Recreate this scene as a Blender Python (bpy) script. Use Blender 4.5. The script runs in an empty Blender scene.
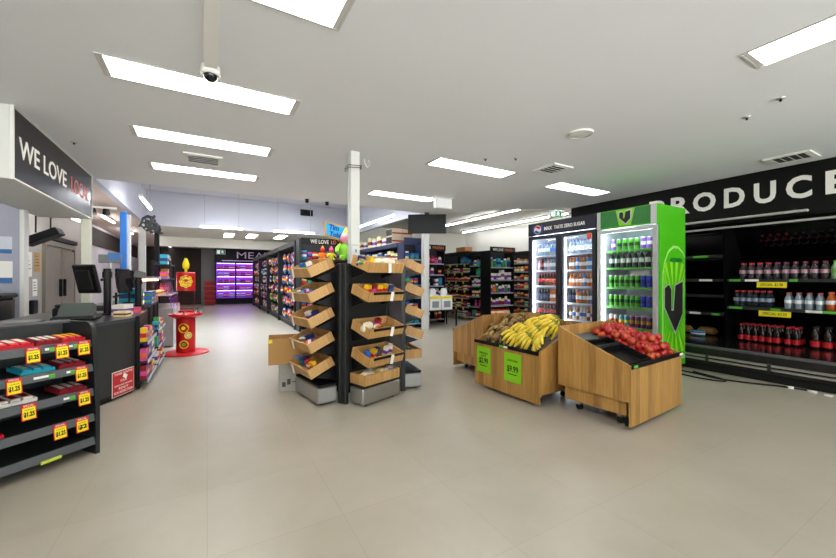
import bpy, bmesh, math, random
from mathutils import Vector, Matrix
random.seed(11)
R = math.radians
C = bpy.context.scene.collection
sc = bpy.context.scene

# ------------------------------------------------------------------ materials
def lin(h):
    if isinstance(h, str):
        h = h.lstrip('#'); h = [int(h[i:i+2], 16)/255 for i in (0, 2, 4)]
    return [((c+0.055)/1.055)**2.4 if c > 0.04045 else c/12.92 for c in h]
MC = {}
def mat(name, col='#808080', rough=0.5, metal=0.0, var=0.06, scale=18, emit=None, es=0.0, trans=0.0, bump=0.0, spec=0.5, coat=0.0, ior=1.45):
    if name in MC: return MC[name]
    m = bpy.data.materials.new(name); m.use_nodes = True
    nt = m.node_tree; b = nt.nodes['Principled BSDF']; L = nt.links
    c = lin(col)
    b.inputs['Roughness'].default_value = rough; b.inputs['Metallic'].default_value = metal
    b.inputs['Specular IOR Level'].default_value = spec; b.inputs['Coat Weight'].default_value = coat
    b.inputs['IOR'].default_value = ior
    b.inputs['Transmission Weight'].default_value = trans
    if emit is not None:
        b.inputs['Emission Color'].default_value = lin(emit)+[1]; b.inputs['Emission Strength'].default_value = es
    if var > 0:
        tc = nt.nodes.new('ShaderNodeTexCoord'); n = nt.nodes.new('ShaderNodeTexNoise')
        n.inputs['Scale'].default_value = scale; n.inputs['Detail'].default_value = 4
        L.new(tc.outputs['Object'], n.inputs['Vector'])
        mx = nt.nodes.new('ShaderNodeMix'); mx.data_type = 'RGBA'
        L.new(n.outputs['Fac'], mx.inputs[0])
        mx.inputs[6].default_value = [x*(1-var) for x in c]+[1]
        mx.inputs[7].default_value = [min(1, x*(1+var)) for x in c]+[1]
        L.new(mx.outputs[2], b.inputs['Base Color'])
        if bump > 0:
            bp = nt.nodes.new('ShaderNodeBump'); bp.inputs['Strength'].default_value = bump
            bp.inputs['Distance'].default_value = 0.01
            L.new(n.outputs['Fac'], bp.inputs['Height']); L.new(bp.outputs['Normal'], b.inputs['Normal'])
    else:
        b.inputs['Base Color'].default_value = c+[1]
    MC[name] = m
    return m
def glow(name, col, s): return mat(name, col, 0.5, var=0, emit=col, es=s)

def node_mat(name):
    m = bpy.data.materials.new(name); m.use_nodes = True; MC[name] = m
    return m, m.node_tree, m.node_tree.nodes['Principled BSDF']
def wood(name, c1, c2, strips, rough=0.45):
    m, nt, b = node_mat(name); N = nt.nodes.new; L = nt.links.new
    tc = N('ShaderNodeTexCoord'); sp = N('ShaderNodeSeparateXYZ'); L(tc.outputs['Object'], sp.inputs[0])
    ad = N('ShaderNodeMath'); ad.operation = 'ADD'; L(sp.outputs['X'], ad.inputs[0]); L(sp.outputs['Y'], ad.inputs[1])
    mu = N('ShaderNodeMath'); mu.operation = 'MULTIPLY'; mu.inputs[1].default_value = strips; L(ad.outputs[0], mu.inputs[0])
    fl = N('ShaderNodeMath'); fl.operation = 'FLOOR'; L(mu.outputs[0], fl.inputs[0])
    wn = N('ShaderNodeTexWhiteNoise'); wn.noise_dimensions = '1D'; L(fl.outputs[0], wn.inputs['W'])
    mp = N('ShaderNodeMapping'); mp.inputs['Scale'].default_value = (34, 34, 2.2); L(tc.outputs['Object'], mp.inputs[0])
    no = N('ShaderNodeTexNoise'); no.inputs['Scale'].default_value = 1.6; no.inputs['Detail'].default_value = 6; L(mp.outputs[0], no.inputs['Vector'])
    a2 = N('ShaderNodeMath'); a2.operation = 'MULTIPLY_ADD'; a2.inputs[1].default_value = 0.42
    L(wn.outputs['Value'], a2.inputs[0]); L(no.outputs['Fac'], a2.inputs[2])
    rp = N('ShaderNodeValToRGB'); rp.color_ramp.elements[0].position = 0.3; rp.color_ramp.elements[1].position = 1.0
    rp.color_ramp.elements[0].color = lin(c1)+[1]; rp.color_ramp.elements[1].color = lin(c2)+[1]
    L(a2.outputs[0], rp.inputs[0]); L(rp.outputs[0], b.inputs['Base Color']); b.inputs['Roughness'].default_value = rough
    return m
WOOD = wood('oak_laminate', '#8d6430', '#c2944e', 14)
TRAYW = wood('pine_board', '#a97c44', '#d2a768', 9, 0.5)
def floor_mat():
    m, nt, b = node_mat('vinyl_tiles'); N = nt.nodes.new; L = nt.links.new
    tc = N('ShaderNodeTexCoord')
    br = N('ShaderNodeTexBrick'); br.offset = 0; br.inputs['Scale'].default_value = 1
    br.inputs['Brick Width'].default_value = 0.6; br.inputs['Row Height'].default_value = 0.6
    br.inputs['Mortar Size'].default_value = 0.0025; br.inputs['Mortar Smooth'].default_value = 0.3
    br.inputs['Color1'].default_value = lin('#a9a295')+[1]; br.inputs['Color2'].default_value = lin('#a69f91')+[1]
    br.inputs['Mortar'].default_value = lin('#9f9889')+[1]
    L(tc.outputs['Object'], br.inputs['Vector'])
    no = N('ShaderNodeTexNoise'); no.inputs['Scale'].default_value = 1.7; no.inputs['Detail'].default_value = 8; no.inputs['Roughness'].default_value = 0.65
    L(tc.outputs['Object'], no.inputs['Vector'])
    rp = N('ShaderNodeValToRGB'); rp.color_ramp.elements[0].position = 0.3; rp.color_ramp.elements[1].position = 0.75
    rp.color_ramp.elements[0].color = (0.88, 0.87, 0.85, 1); rp.color_ramp.elements[1].color = (1.05, 1.05, 1.05, 1)
    L(no.outputs['Fac'], rp.inputs[0])
    mx = N('ShaderNodeMix'); mx.data_type = 'RGBA'; mx.blend_type = 'MULTIPLY'; mx.inputs[0].default_value = 1
    L(br.outputs['Color'], mx.inputs[6]); L(rp.outputs[0], mx.inputs[7])
    sm = N('ShaderNodeTexNoise'); sm.inputs['Scale'].default_value = 55; sm.inputs['Detail'].default_value = 3; L(tc.outputs['Object'], sm.inputs['Vector'])
    r2 = N('ShaderNodeValToRGB'); r2.color_ramp.elements[0].position = 0.25; r2.color_ramp.elements[1].position = 0.4
    r2.color_ramp.elements[0].color = (0.992, 0.99, 0.988, 1); r2.color_ramp.elements[1].color = (1, 1, 1, 1); L(sm.outputs['Fac'], r2.inputs[0])
    m2 = N('ShaderNodeMix'); m2.data_type = 'RGBA'; m2.blend_type = 'MULTIPLY'; m2.inputs[0].default_value = 1
    L(mx.outputs[2], m2.inputs[6]); L(r2.outputs[0], m2.inputs[7]); L(m2.outputs[2], b.inputs['Base Color'])
    ra = N('ShaderNodeMapRange'); ra.inputs['To Min'].default_value = 0.27; ra.inputs['To Max'].default_value = 0.36
    L(no.outputs['Fac'], ra.inputs['Value']); L(ra.outputs[0], b.inputs['Roughness'])
    return m
def glass_mat():
    m = bpy.data.materials.new('clear_glass'); m.use_nodes = True; nt = m.node_tree; nt.nodes.clear(); N = nt.nodes.new; L = nt.links.new
    o = N('ShaderNodeOutputMaterial'); mx = N('ShaderNodeMixShader'); t = N('ShaderNodeBsdfTransparent'); g = N('ShaderNodeBsdfGlossy'); f = N('ShaderNodeFresnel')
    f.inputs['IOR'].default_value = 1.35; g.inputs['Roughness'].default_value = 0.02; t.inputs['Color'].default_value = (0.96, 0.98, 0.98, 1)
    L(f.outputs[0], mx.inputs[0]); L(t.outputs[0], mx.inputs[1]); L(g.outputs[0], mx.inputs[2]); L(mx.outputs[0], o.inputs[0]); MC['clear_glass'] = m
    return m
GLASS = glass_mat()
def spotty(name, c1, c2, scale, lo, hi, rough=0.4):
    m, nt, b = node_mat(name); N = nt.nodes.new; L = nt.links.new
    tc = N('ShaderNodeTexCoord'); oi = N('ShaderNodeObjectInfo'); no = N('ShaderNodeTexNoise'); no.noise_dimensions = '4D'
    no.inputs['Scale'].default_value = scale; no.inputs['Detail'].default_value = 3
    mu = N('ShaderNodeMath'); mu.operation = 'MULTIPLY'; mu.inputs[1].default_value = 37
    L(oi.outputs['Random'], mu.inputs[0]); L(mu.outputs[0], no.inputs['W']); L(tc.outputs['Object'], no.inputs['Vector'])
    rp = N('ShaderNodeValToRGB'); rp.color_ramp.elements[0].position = lo; rp.color_ramp.elements[1].position = hi
    rp.color_ramp.elements[0].color = lin(c1)+[1]; rp.color_ramp.elements[1].color = lin(c2)+[1]
    L(no.outputs['Fac'], rp.inputs[0]); L(rp.outputs[0], b.inputs['Base Color']); b.inputs['Roughness'].default_value = rough
    return m
APPLE = spotty('apple_skin', '#a51218', '#e2783a', 9, 0.5, 0.84, 0.28)
BANY = spotty('banana_skin', '#e3c01c', '#f5e04a', 14, 0.35, 0.65, 0.45)
BANB = spotty('brown_banana_skin', '#5a3d1c', '#c2a05a', 12, 0.42, 0.66, 0.6)
BANT = mat('banana_tip', '#8a8a2a', 0.6); BANX = mat('banana_end', '#3c2b17', 0.7)

WHITEP = mat('ceiling_paint', '#e1e3e6', 0.85, var=0.015, scale=2)
DAYTINTP = mat('daylight_tint_paint', '#d7d8e3', 0.85, var=0.015, scale=2)  # white walls with the blue of daylight mixed into their colour
CREAM = mat('cream_paint', '#e6e4da', 0.85, var=0.02, scale=2)
WARMTINTP = mat('warm_light_tint_paint', '#ecd6ca', 0.85, var=0.03, scale=2)  # pink of the warm light is put into this ceiling colour
WALLW = mat('wall_paint', '#d9d8d4', 0.85, var=0.02, scale=2)
BRICKW = mat('painted_block', '#d6d0d8', 0.8, var=0.04, scale=9)
BROWNB = mat('dark_panel', '#3a322c', 0.7, var=0.1, scale=3)
FLOORM = floor_mat()
BLACK = mat('black_paint', '#0b0c0d', 0.45, var=0.1, spec=.35)
BLACKM = mat('black_matte', '#0c0c0d', 0.8, var=0.1)
CHAR = mat('charcoal_metal', '#232627', 0.42, var=0.08, scale=30)
CHARL = mat('grey_shelf_edge', '#55585a', 0.38, var=0.05)
STEEL = mat('brushed_steel', '#b0b0ae', 0.3, 0.9, var=0.08, scale=40)
STEELD = mat('cool_room_steel', '#97907f', 0.45, 0.35, var=0.12, scale=4)
WPLAS = mat('white_plastic', '#e4e4e0', 0.4, var=0.02)
WPOST = mat('white_post_paint', '#d2d2ce', 0.45, var=0.03)
SILV = mat('silver_frame', '#b9bcbd', 0.35, 0.4, var=0.03)
RED = mat('red_plastic', '#c3131c', 0.32, var=0.05)
YEL = mat('yellow_card', '#f6e21a', 0.5, var=0.02)
REDC = mat('red_card', '#d8202a', 0.5, var=0.02)
WCARD = mat('white_card', '#f2f0ea', 0.6, var=0.02)
INK = mat('black_ink', '#15130f', 0.6, var=0)
LIME = mat('lime_card', '#8bd415', 0.55, var=0.03)
GREEN = mat('green_strip', '#58b83c', 0.5, var=0.05)
CARTON = mat('cardboard', '#b58a50', 0.7, var=0.07, scale=8)
BLUEPOST = mat('blue_post_paint', '#2d74c4', 0.4, var=0.03)
SCREEN = mat('dark_screen', '#14181b', 0.2, var=0.02)
LAMP = glow('lamp_diffuser', '#fffdf6', 13.0)
LAMPF = glow('far_lamp_diffuser', '#fbfcff', 13.0)

# ------------------------------------------------------------------ mesh builder
class MB:
    def __init__(s): s.bm = bmesh.new(); s.mats = []; s.M = Matrix()
    def mi(s, m):
        if m not in s.mats: s.mats.append(m)
        return s.mats.index(m)
    def _f(s, vs, m):
        try:
            f = s.bm.faces.new(vs); f.material_index = s.mi(m); return f
        except ValueError: return None
    def v(s, p): return s.bm.verts.new(s.M @ Vector(p))
    def box(s, x0, x1, y0, y1, z0, z1, m, bev=0.0, seg=1):
        P = [(x0,y0,z0),(x1,y0,z0),(x1,y1,z0),(x0,y1,z0),(x0,y0,z1),(x1,y0,z1),(x1,y1,z1),(x0,y1,z1)]
        v = [s.v(p) for p in P]; fs = []
        for q in ((0,3,2,1),(4,5,6,7),(0,1,5,4),(1,2,6,5),(2,3,7,6),(3,0,4,7)):
            fs.append(s._f([v[i] for i in q], m))
        if bev > 0:
            es = list({e for f in fs for e in f.edges})
            r = bmesh.ops.bevel(s.bm, geom=es, offset=bev, segments=seg, profile=0.5, affect='EDGES', clamp_overlap=True)
            for f in r['faces']: f.material_index = s.mi(m)
        return s
    def prism(s, pts, vec, m, m2=None):
        a = [s.v(p) for p in pts]; b = [s.v(Vector(p)+Vector(vec)) for p in pts]; n = len(a)
        s._f(list(reversed(a)), m); s._f(b, m)
        for i in range(n): s._f([a[i], a[(i+1) % n], b[(i+1) % n], b[i]], m2 or m)
        return s
    def ring(s, x0, x1, y0, y1, w, z0, z1, m):   # flat rectangular frame lying in XY
        o = [(x0,y0),(x1,y0),(x1,y1),(x0,y1)]; i = [(x0+w,y0+w),(x1-w,y0+w),(x1-w,y1-w),(x0+w,y1-w)]
        V = {(k, j, z): s.v((*p, zz)) for z, zz in ((0, z0), (1, z1)) for k, L in ((0, o), (1, i)) for j, p in enumerate(L)}
        for j in range(4):
            n = (j+1) % 4
            s._f([V[0,j,1],V[0,n,1],V[1,n,1],V[1,j,1]], m); s._f([V[0,n,0],V[0,j,0],V[1,j,0],V[1,n,0]], m)
            s._f([V[0,j,0],V[0,n,0],V[0,n,1],V[0,j,1]], m); s._f([V[1,n,0],V[1,j,0],V[1,j,1],V[1,n,1]], m)
        return s
    def lathe(s, prof, seg=16, at=(0,0,0)):       # prof: (r, z, material of the band above)
        rings = []
        for r, z, m in prof:
            if r < 1e-6: rings.append([s.v((at[0], at[1], at[2]+z))])
            else: rings.append([s.v((at[0]+r*math.cos(2*math.pi*k/seg), at[1]+r*math.sin(2*math.pi*k/seg), at[2]+z)) for k in range(seg)])
        for (a, b, p) in zip(rings, rings[1:], prof):
            for k in range(seg):
                n = (k+1) % seg
                if len(a) == 1 and len(b) == 1: continue
                if len(a) == 1: s._f([a[0], b[n], b[k]], p[2])
                elif len(b) == 1: s._f([a[k], a[n], b[0]], p[2])
                else: s._f([a[k], a[n], b[n], b[k]], p[2])
        return s
    def tube(s, pts, r, m, seg=8, r1=None):
        pts = [Vector(p) for p in pts]; n = len(pts); rings = []
        for i, p in enumerate(pts):
            t = (pts[min(i+1, n-1)]-pts[max(i-1, 0)]).normalized()
            u = t.cross(Vector((0, 0, 1)));  u = u.normalized() if u.length > 1e-3 else t.cross(Vector((1, 0, 0))).normalized()
            w = t.cross(u)
            rr = r[i] if isinstance(r, (list, tuple)) else (r if r1 is None else r+(r1-r)*i/(n-1))
            rings.append([s.v(p+u*rr*math.cos(2*math.pi*k/seg)+w*rr*math.sin(2*math.pi*k/seg)) for k in range(seg)])
        for i, (a, b) in enumerate(zip(rings, rings[1:])):
            mm = m[i] if isinstance(m, list) else m
            for k in range(seg): s._f([a[k], b[k], b[(k+1) % seg], a[(k+1) % seg]], mm)
        mf = m[0] if isinstance(m, list) else m; ml = m[-1] if isinstance(m, list) else m
        s._f(rings[0], mf); s._f(list(reversed(rings[-1])), ml)
        return s
    def text(s, body, size, org, right, up, m, ext=0.002, width=None, align='CENTER', bold=0.0):
        cu = bpy.data.curves.new('lettering', 'FONT'); cu.body = body; cu.size = size; cu.extrude = ext/2; cu.offset = bold; cu.resolution_u = 3
        cu.align_x = align; cu.align_y = 'CENTER'
        o = bpy.data.objects.new('lettering_tmp', cu); C.objects.link(o)
        dg = bpy.context.evaluated_depsgraph_get(); dg.update(); me = bpy.data.meshes.new_from_object(o.evaluated_get(dg))
        bpy.data.objects.remove(o); bpy.data.curves.remove(cu)
        xs = [v.co.x for v in me.vertices]; sx = 1
        if width and xs: sx = width/(max(xs)-min(xs))
        if align == 'LEFT' and xs: x0 = min(xs)
        else: x0 = 0
        right = Vector(right).normalized(); up = Vector(up).normalized(); nr = right.cross(up); org = Vector(org)
        i = s.mi(m); vs = [s.bm.verts.new(s.M @ (org+right*((v.co.x-x0)*sx)+up*v.co.y+nr*v.co.z)) for v in me.vertices]
        for p in me.polygons:
            try: f = s.bm.faces.new([vs[k] for k in p.vertices]); f.material_index = i
            except ValueError: pass
        bpy.data.meshes.remove(me)
        return s
    def mesh(s, name, shift=None):
        if shift is not None: bmesh.ops.translate(s.bm, verts=s.bm.verts, vec=-Vector(shift))
        bmesh.ops.recalc_face_normals(s.bm, faces=s.bm.faces)
        me = bpy.data.meshes.new(name)
        for f in s.bm.faces: f.smooth = True
        s.bm.to_mesh(me); s.bm.free()
        for m in s.mats: me.materials.append(m)
        me.set_sharp_from_angle(angle=R(35))
        return me

ALLLAB = {}
def props(o, label=None, cat=None, group=None, kind=None):
    if label: o['label'] = label; o['category'] = cat
    if group: o['group'] = group
    if kind: o['kind'] = kind
    return o
WORLD = {}
def thing(name, label, cat, loc, rz=0, group=None, world=False):
    o = bpy.data.objects.new(name, None); C.objects.link(o); o.location = loc; o.rotation_euler = (0, 0, rz)
    o.empty_display_size = 0.1
    if world: WORLD[o.name] = tuple(loc)
    return props(o, label, cat, group)
def root_shift(p):
    while p is not None:
        if p.name in WORLD: return WORLD[p.name]
        p = p.parent
    return None
def part(name, mb, parent, label=None, kind=None):
    o = bpy.data.objects.new(name, mb.mesh(name, root_shift(parent))); C.objects.link(o); o.parent = parent
    if label: o['label'] = label
    if kind: o['kind'] = kind
    return o
def solid(name, mb, label, cat, loc=(0, 0, 0), rz=0, group=None):       # a thing that is one mesh, built in local coordinates
    o = bpy.data.objects.new(name, mb.mesh(name)); C.objects.link(o); o.location = loc; o.rotation_euler = (0, 0, rz)
    return props(o, label, cat, group)
def put(name, me, loc, rot, label, cat, group=None, scale=None):
    o = bpy.data.objects.new(name, me); C.objects.link(o); o.location = loc; o.rotation_euler = (0, 0, rot) if isinstance(rot, (int, float)) else rot
    if scale: o.scale = scale
    return props(o, label, cat, group)
def struct(name, mb, parent=None):
    o = bpy.data.objects.new(name, mb.mesh(name)); C.objects.link(o); o['kind'] = 'structure'
    if parent: o.parent = parent
    return o
def dup(root, loc, rot, label, group=None):
    r = root.copy(); C.objects.link(r); r.location = loc; r.rotation_euler = (0, 0, rot) if isinstance(rot, (int, float)) else rot
    r['label'] = label
    if group: r['group'] = group
    for ch in list(root.children):
        c = ch.copy(); C.objects.link(c); c.parent = r
        for g in list(ch.children):
            d = g.copy(); C.objects.link(d); d.parent = c
    return r
ORD = 'first second third fourth fifth sixth seventh eighth ninth tenth eleventh twelfth thirteenth fourteenth fifteenth sixteenth seventeenth eighteenth nineteenth twentieth'.split()
def box1(x0, x1, y0, y1, z0, z1, m, bev=0.0): return MB().box(x0, x1, y0, y1, z0, z1, m, bev)

# ------------------------------------------------------------------ camera
cam = bpy.data.cameras.new('camera'); cam.sensor_width = 36; cam.lens = 365/836*36; cam.clip_start = 0.05
co = bpy.data.objects.new('camera', cam); C.objects.link(co); co.location = (0, 0, 1.2); co.rotation_euler = (R(90), 0, R(-30)); sc.camera = co
sc.view_settings.view_transform = 'Standard'; sc.view_settings.look = 'None'; sc.view_settings.gamma = 1; sc.view_settings.exposure = 0.2
w = bpy.data.worlds.new('world'); sc.world = w; w.use_nodes = True
def sky_world():
    nt = w.node_tree; N = nt.nodes.new; L = nt.links.new; bg = nt.nodes['Background']
    tc = N('ShaderNodeTexCoord'); sp = N('ShaderNodeSeparateXYZ'); L(tc.outputs['Generated'], sp.inputs[0])
    mr = N('ShaderNodeMapRange'); mr.inputs['From Min'].default_value = -1; mr.inputs['From Max'].default_value = 1; L(sp.outputs['Z'], mr.inputs['Value'])
    r = N('ShaderNodeValToRGB'); e = r.color_ramp.elements
    e[0].position = .46; e[0].color = (1, .97, .93, 1); e[1].position = .52; e[1].color = (.22, .23, .25, 1)
    for p, c in ((.76, (.25, .27, .3, 1)), (.86, (1.1, 1.18, 1.3, 1))): k = e.new(p); k.color = c
    L(mr.outputs[0], r.inputs[0]); L(r.outputs[0], bg.inputs[0]); bg.inputs[1].default_value = 9.5
sky_world()
sc.cycles.use_denoising = True; sc.cycles.max_bounces = 8; sc.cycles.diffuse_bounces = 4; sc.cycles.transparent_max_bounces = 12
sc.cycles.sample_clamp_indirect = 6

CZ = 2.65
# ------------------------------------------------------------------ the room
struct('floor', box1(-4.2, 9.4, -3.8, 21.2, -0.1, 0, FLOORM))
def slab(name, pts, z0, z1, m): return struct(name, MB().prism([(x, y, z0) for x, y in pts], (0, 0, z1-z0), m))
slab('ceiling', [(-4.1,-3.7),(7.4,-3.7),(7.4,4.95),(6.32,4.95),(5.95,5.27),(4.1,6.9),(-1.501,6.9),(-1.501,4.2),(-4.1,4.2)], CZ, CZ+.1, WHITEP)
slab('ceiling_left', [(-4.1,4.201),(-1.502,4.201),(-1.502,20.3),(-4.1,20.3)], CZ, CZ+.1, WARMTINTP)
for k, (x0, x1, y0, y1) in enumerate(((-1.5, 4.2, 6.9, 7.6), (-1.5, 4.2, 11.4, 12.2), (-1.5, -.6, 7.6, 11.4), (3.3, 4.2, 7.6, 11.4))): struct('ceiling_raised', box1(x0, x1, y0, y1, 3.6, 3.7, DAYTINTP))
sk = struct('added_window_5', MB().ring(-.6, 3.3, 7.6, 11.4, .06, 3.6, 3.7, WPLAS))  # skylight added to brighten the bulkheads with cool light, itself unseen
part('pane', MB().box(-.54, 3.24, 7.66, 11.34, 3.64, 3.65, GLASS), sk)
slab('ceiling_rear', [(-1.4,12.15),(4.1,12.15),(4.1,20.3),(-1.4,20.3)], CZ, CZ+.1, CREAM)
slab('ceiling_right', [(4.2,6.95),(6.05,5.35),(6.4,5.0),(9.3,5.0),(9.3,12.1),(4.2,12.1)], 3.0, 3.1, CREAM)
struct('wall_bulkhead_left', box1(-1.5, -1.4, 6.9, 12.1, CZ, 3.6, DAYTINTP))
struct('wall_bulkhead_back', box1(-1.5, 4.2, 12.1, 12.15, CZ, 3.6, DAYTINTP))
struct('wall_bulkhead_right', box1(4.1, 4.2, 6.95, 12.1, CZ, 3.6, DAYTINTP))
struct('wall_bulkhead_front', MB().prism([(-1.5, 6.9, 2.76), (4.1, 6.9, 2.76), (4.1, 6.85, 2.76), (-1.5, 6.85, 2.76)], (0, 0, 0.84), WHITEP))
struct('wall_bulkhead_rear', box1(-1.4, 4.1, 15.1, 15.25, 2.33, CZ, CREAM))
struct('wall_left', MB().box(-4.1, -4.0, -3.7, 7.2, 0, CZ, WALLW))
struct('wall_left_rear', box1(-2.75, -2.62, 11.6, 20.3, 0, CZ, BRICKW))
struct('trim_1', box1(-2.62, -2.58, 11.7, 19.5, 2.1, 2.56, BROWNB))
for k, (x0, x1, z0, z1) in enumerate(((-4.1, 7.4, 2.5, CZ), (-4.1, 7.4, 0, .15), (-4.1, -3.8, .15, 2.5), (7.1, 7.4, .15, 2.5))): struct('wall_front', box1(x0, x1, -3.8, -3.7, z0, z1, WALLW))
for k in range(4):
    x0 = -3.8+2.725*k; m = MB(); m.M = Matrix(((1,0,0,0),(0,0,1,0),(0,1,0,0),(0,0,0,1)))
    wn_ = struct('added_window_%d' % (k+1), m.ring(x0, x0+2.725, .15, 2.5, .05, -3.78, -3.72, SILV))  # unseen shopfront glazing, added to let in fill light
    part('pane', MB().box(x0+.05, x0+2.675, -3.755, -3.75, .2, 2.45, GLASS), wn_)
struct('wall_back', box1(-4.1, 4.2, 20.1, 20.25, 0, CZ, BROWNB))
struct('wall_back_right', box1(4.2, 9.1, 11.7, 11.85, 0, 3.0, CREAM))
struct('wall_aisle_right', box1(4.1, 4.2, 12.15, 20.1, 0, CZ, CREAM))
struct('wall_far_right', box1(8.95, 9.1, 5.0, 11.7, 0, 3.0, CREAM))
struct('wall_right', box1(7.25, 7.4, -3.7, 5.0, 0, CZ, BLACK))
struct('wall_right_return', box1(7.4, 9.3, 4.9, 5.0, 0, 3.0, CREAM))
# cool room wall with steel double doors
struct('wall_cool_room', MB().box(-2.75, -2.62, 7.2, 11.6, 0, CZ, mat('cool_room_panel', '#a7a198', 0.5, var=0.08, scale=3)))
struct('wall_left_return', box1(-4.0, -2.75, 7.2, 7.3, 0, CZ, WALLW))
for k, (y0, y1) in enumerate(((9.3, 10.06), (10.1, 10.9))):
    d = struct('door_%d' % (k+1), box1(-2.62, -2.575, y0, y1, 0.03, 1.8, STEELD, 0.008))
    hy = y1-.1 if k == 0 else y0+.1
    h = MB().box(-2.575, -2.53, hy-.02, hy+.02, .85, 1.2, BLACK, .006); part('door_handle', h, d)
struct('trim_2', MB().prism([(-2.62,9.22,0),(-2.62,9.29,0),(-2.62,9.29,1.84),(-2.62,10.93,1.84),(-2.62,10.93,0),(-2.62,11.0,0),(-2.62,11.0,1.92),(-2.62,9.22,1.92)], (.05,0,0), STEELD))
struct('trim_3', box1(-2.62, -2.54, 9.3, 11.0, 1.95, 2.03, BLACK))

# columns
def post(name, x, y, wx, wy, z1, m, label, z0=0.0):
    mb = MB().box(x-wx/2, x+wx/2, y-wy/2, y+wy/2, z0, z1, m, 0.006)
    o = bpy.data.objects.new(name, mb.mesh(name, (x, y, z0))); C.objects.link(o); o.location = (x, y, z0)
    return o
col = thing('square_column', 'white square steel column rising behind the black bread stands', 'column', (1.45, 3.98, 0))
part('shaft', box1(-.053, .053, -.053, .053, 0, 2.648, WPOST, .006), col)
part('shelf_upright', MB().box(-.068, -.0535, -.02, .02, 0.3, 2.62, SILV), col)
for zz in (2.45, 2.475): part('cable_tie', MB().tube([(-.085, -.07, zz), (.07, -.07, zz+.012), (.07, .07, zz), (-.085, .07, zz-.01), (-.085, -.07, zz)], .004, BLACK, 6), col)
part('collar', MB().box(-.0695, .06, -.06, .06, 1.575, 1.59, SILV), col)
part('clip', box1(.0, .012, -.06, -.0535, 1.50, 1.535, mat('blue_clip', '#26457e', .4)), col)
c2 = post('square_column', 4.53, 7.5, .14, .14, 2.648, WPOST, ''); props(c2, 'white square column under the black television', 'column')
for (x, y, wx, wy, z1, m, lab) in ((-1.45, 6.68, .1, .1, 2.03, mat('cream_post', '#dcdccb', .5), 'cream post holding up the far end of the black welcome sign'),
                           (-1.4, 8.95, .1, .1, 2.5, BLUEPOST, 'bright blue post beside the checkouts'), (-1.38, 9.35, .07, .1, 2.5, WPOST, 'white post just behind the blue post'),
                           (-1.4, 11.3, .14, .14, 2.6, WPOST, 'white post between the blue post and the black post'), (-1.33, 13.6, .12, .2, 2.6, BLACK, 'black post past the checkouts')):
    props(post('support_post', x, y, wx, wy, z1, m, lab), lab, 'post')

# ------------------------------------------------------------------ ceiling lights
FRAMEG = mat('light_frame_grey', '#c4c3bf', .5, var=.02)
def ceiling_light(cx, cy, L, W, z, label, rz=0, m=LAMP, group='recessed ceiling light panels'):
    t = thing('ceiling_light', label, 'light', (cx, cy, z), rz, group)
    part('frame', MB().ring(-L/2-.045, L/2+.045, -W/2-.016, W/2+.016, .012, -.007, -.001, FRAMEG), t)
    part('end_plate', MB().box(-L/2-.032, -L/2-.004, -W/2, W/2, -.005, -.001, FRAMEG), t)
    part('end_plate', MB().box(L/2+.004, L/2+.032, -W/2, W/2, -.005, -.001, FRAMEG), t)
    part('diffuser', MB().box(-L/2, L/2, -W/2, W/2, -.006, -.001, m), t)
for a in ((.015, 3.2, 'long ceiling light above the checkout aisle with the dome camera below it'), (0, 4.46, 'middle of three ceiling lights in line over the checkout aisle'),
          (0, 5.72, 'ceiling light beyond the square vent over the checkout aisle'), (.02, 1.92, 'ceiling light nearest the camera, cut by the top of the frame'),
          (3.02, 3.78, 'ceiling light above the banana stand'), (5.2, 3.81, 'ceiling light in front of the drinks fridges'), (2.98, 5.66, 'ceiling light beside the white exit box')):
    ceiling_light(a[0], a[1], 1.2, .28, CZ, a[2])
ceiling_light(3.13, .36, 1.2, .27, CZ, 'ceiling light running front to back near the produce sign', R(90))
for a in ((0, .2), (0, -1.6), (3.0, -1.6), (5.3, -.2), (5.4, -2.2)): ceiling_light(a[0], a[1], 1.22, .29, CZ, 'unseen added ceiling light behind the camera at %.0f by %.0f' % (a[0]*10, a[1]*10) if 0 else 'ceiling light behind the camera', group='unseen added ceiling lights behind the camera')  # unseen lamps added to light the room from behind
for k, (x, y) in enumerate(((.62, 12.93), (1.3, 12.83), (2.19, 12.63))):
    ceiling_light(x, y+.7, 1.2, .28, CZ, '%s ceiling light from the checkout side over the rear aisle' % ORD[k], R(90), LAMPF, 'rear aisle ceiling lights')
for x, y in ((-.4, 17), (1, 17)): ceiling_light(x, y, 1.2, .28, CZ, 'ceiling light hidden behind the rear bulkhead', R(90), LAMPF, 'ceiling lights behind the rear bulkhead')
LAMPB = glow('batten_tube', '#fbfcff', 34.0)
def batten(p, q, label, hang=0.0, group='fluorescent batten lights', m=LAMPB):
    p, q = Vector(p), Vector(q); d = q-p; L = d.length
    t = thing('ceiling_batten', label, 'light', p, math.atan2(d.y, d.x), group)
    part('housing', MB().box(0, L, -.03, .03, .012, .05, WPLAS, .004), t)
    part('tube', MB().box(.01, L-.01, -.018, .018, -.016, .01, m, .008), t)
    if hang:
        for s in (.1, .9): part('hanger', MB().tube([(L*s, 0, .05), (L*s, 0, .05+hang)], .006, SILV, 6), t)
batten((-.17, 11.5, 2.62), (.88, 11.5, 2.62), 'hanging batten light before the back bulkhead above the checkout aisle', .93)
batten((1.7, 11.5, 2.62), (2.9, 11.5, 2.62), 'hanging batten light before the back bulkhead above the toy shelves', .93)
batten((3.6, 7.3, 2.62), (3.6, 9.4, 2.62), 'hanging batten light along the raised ceiling beside the white column', .93)
batten((-1.0, 7.9, 2.62), (-1.0, 9.2, 2.62), 'hanging batten light along the raised ceiling near the welcome sign', .93)
batten((-2.1, 7.9, 2.3), (-2.1, 9.2, 2.3), 'batten light hanging beyond the sign by the cool room doors', .28)
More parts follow.
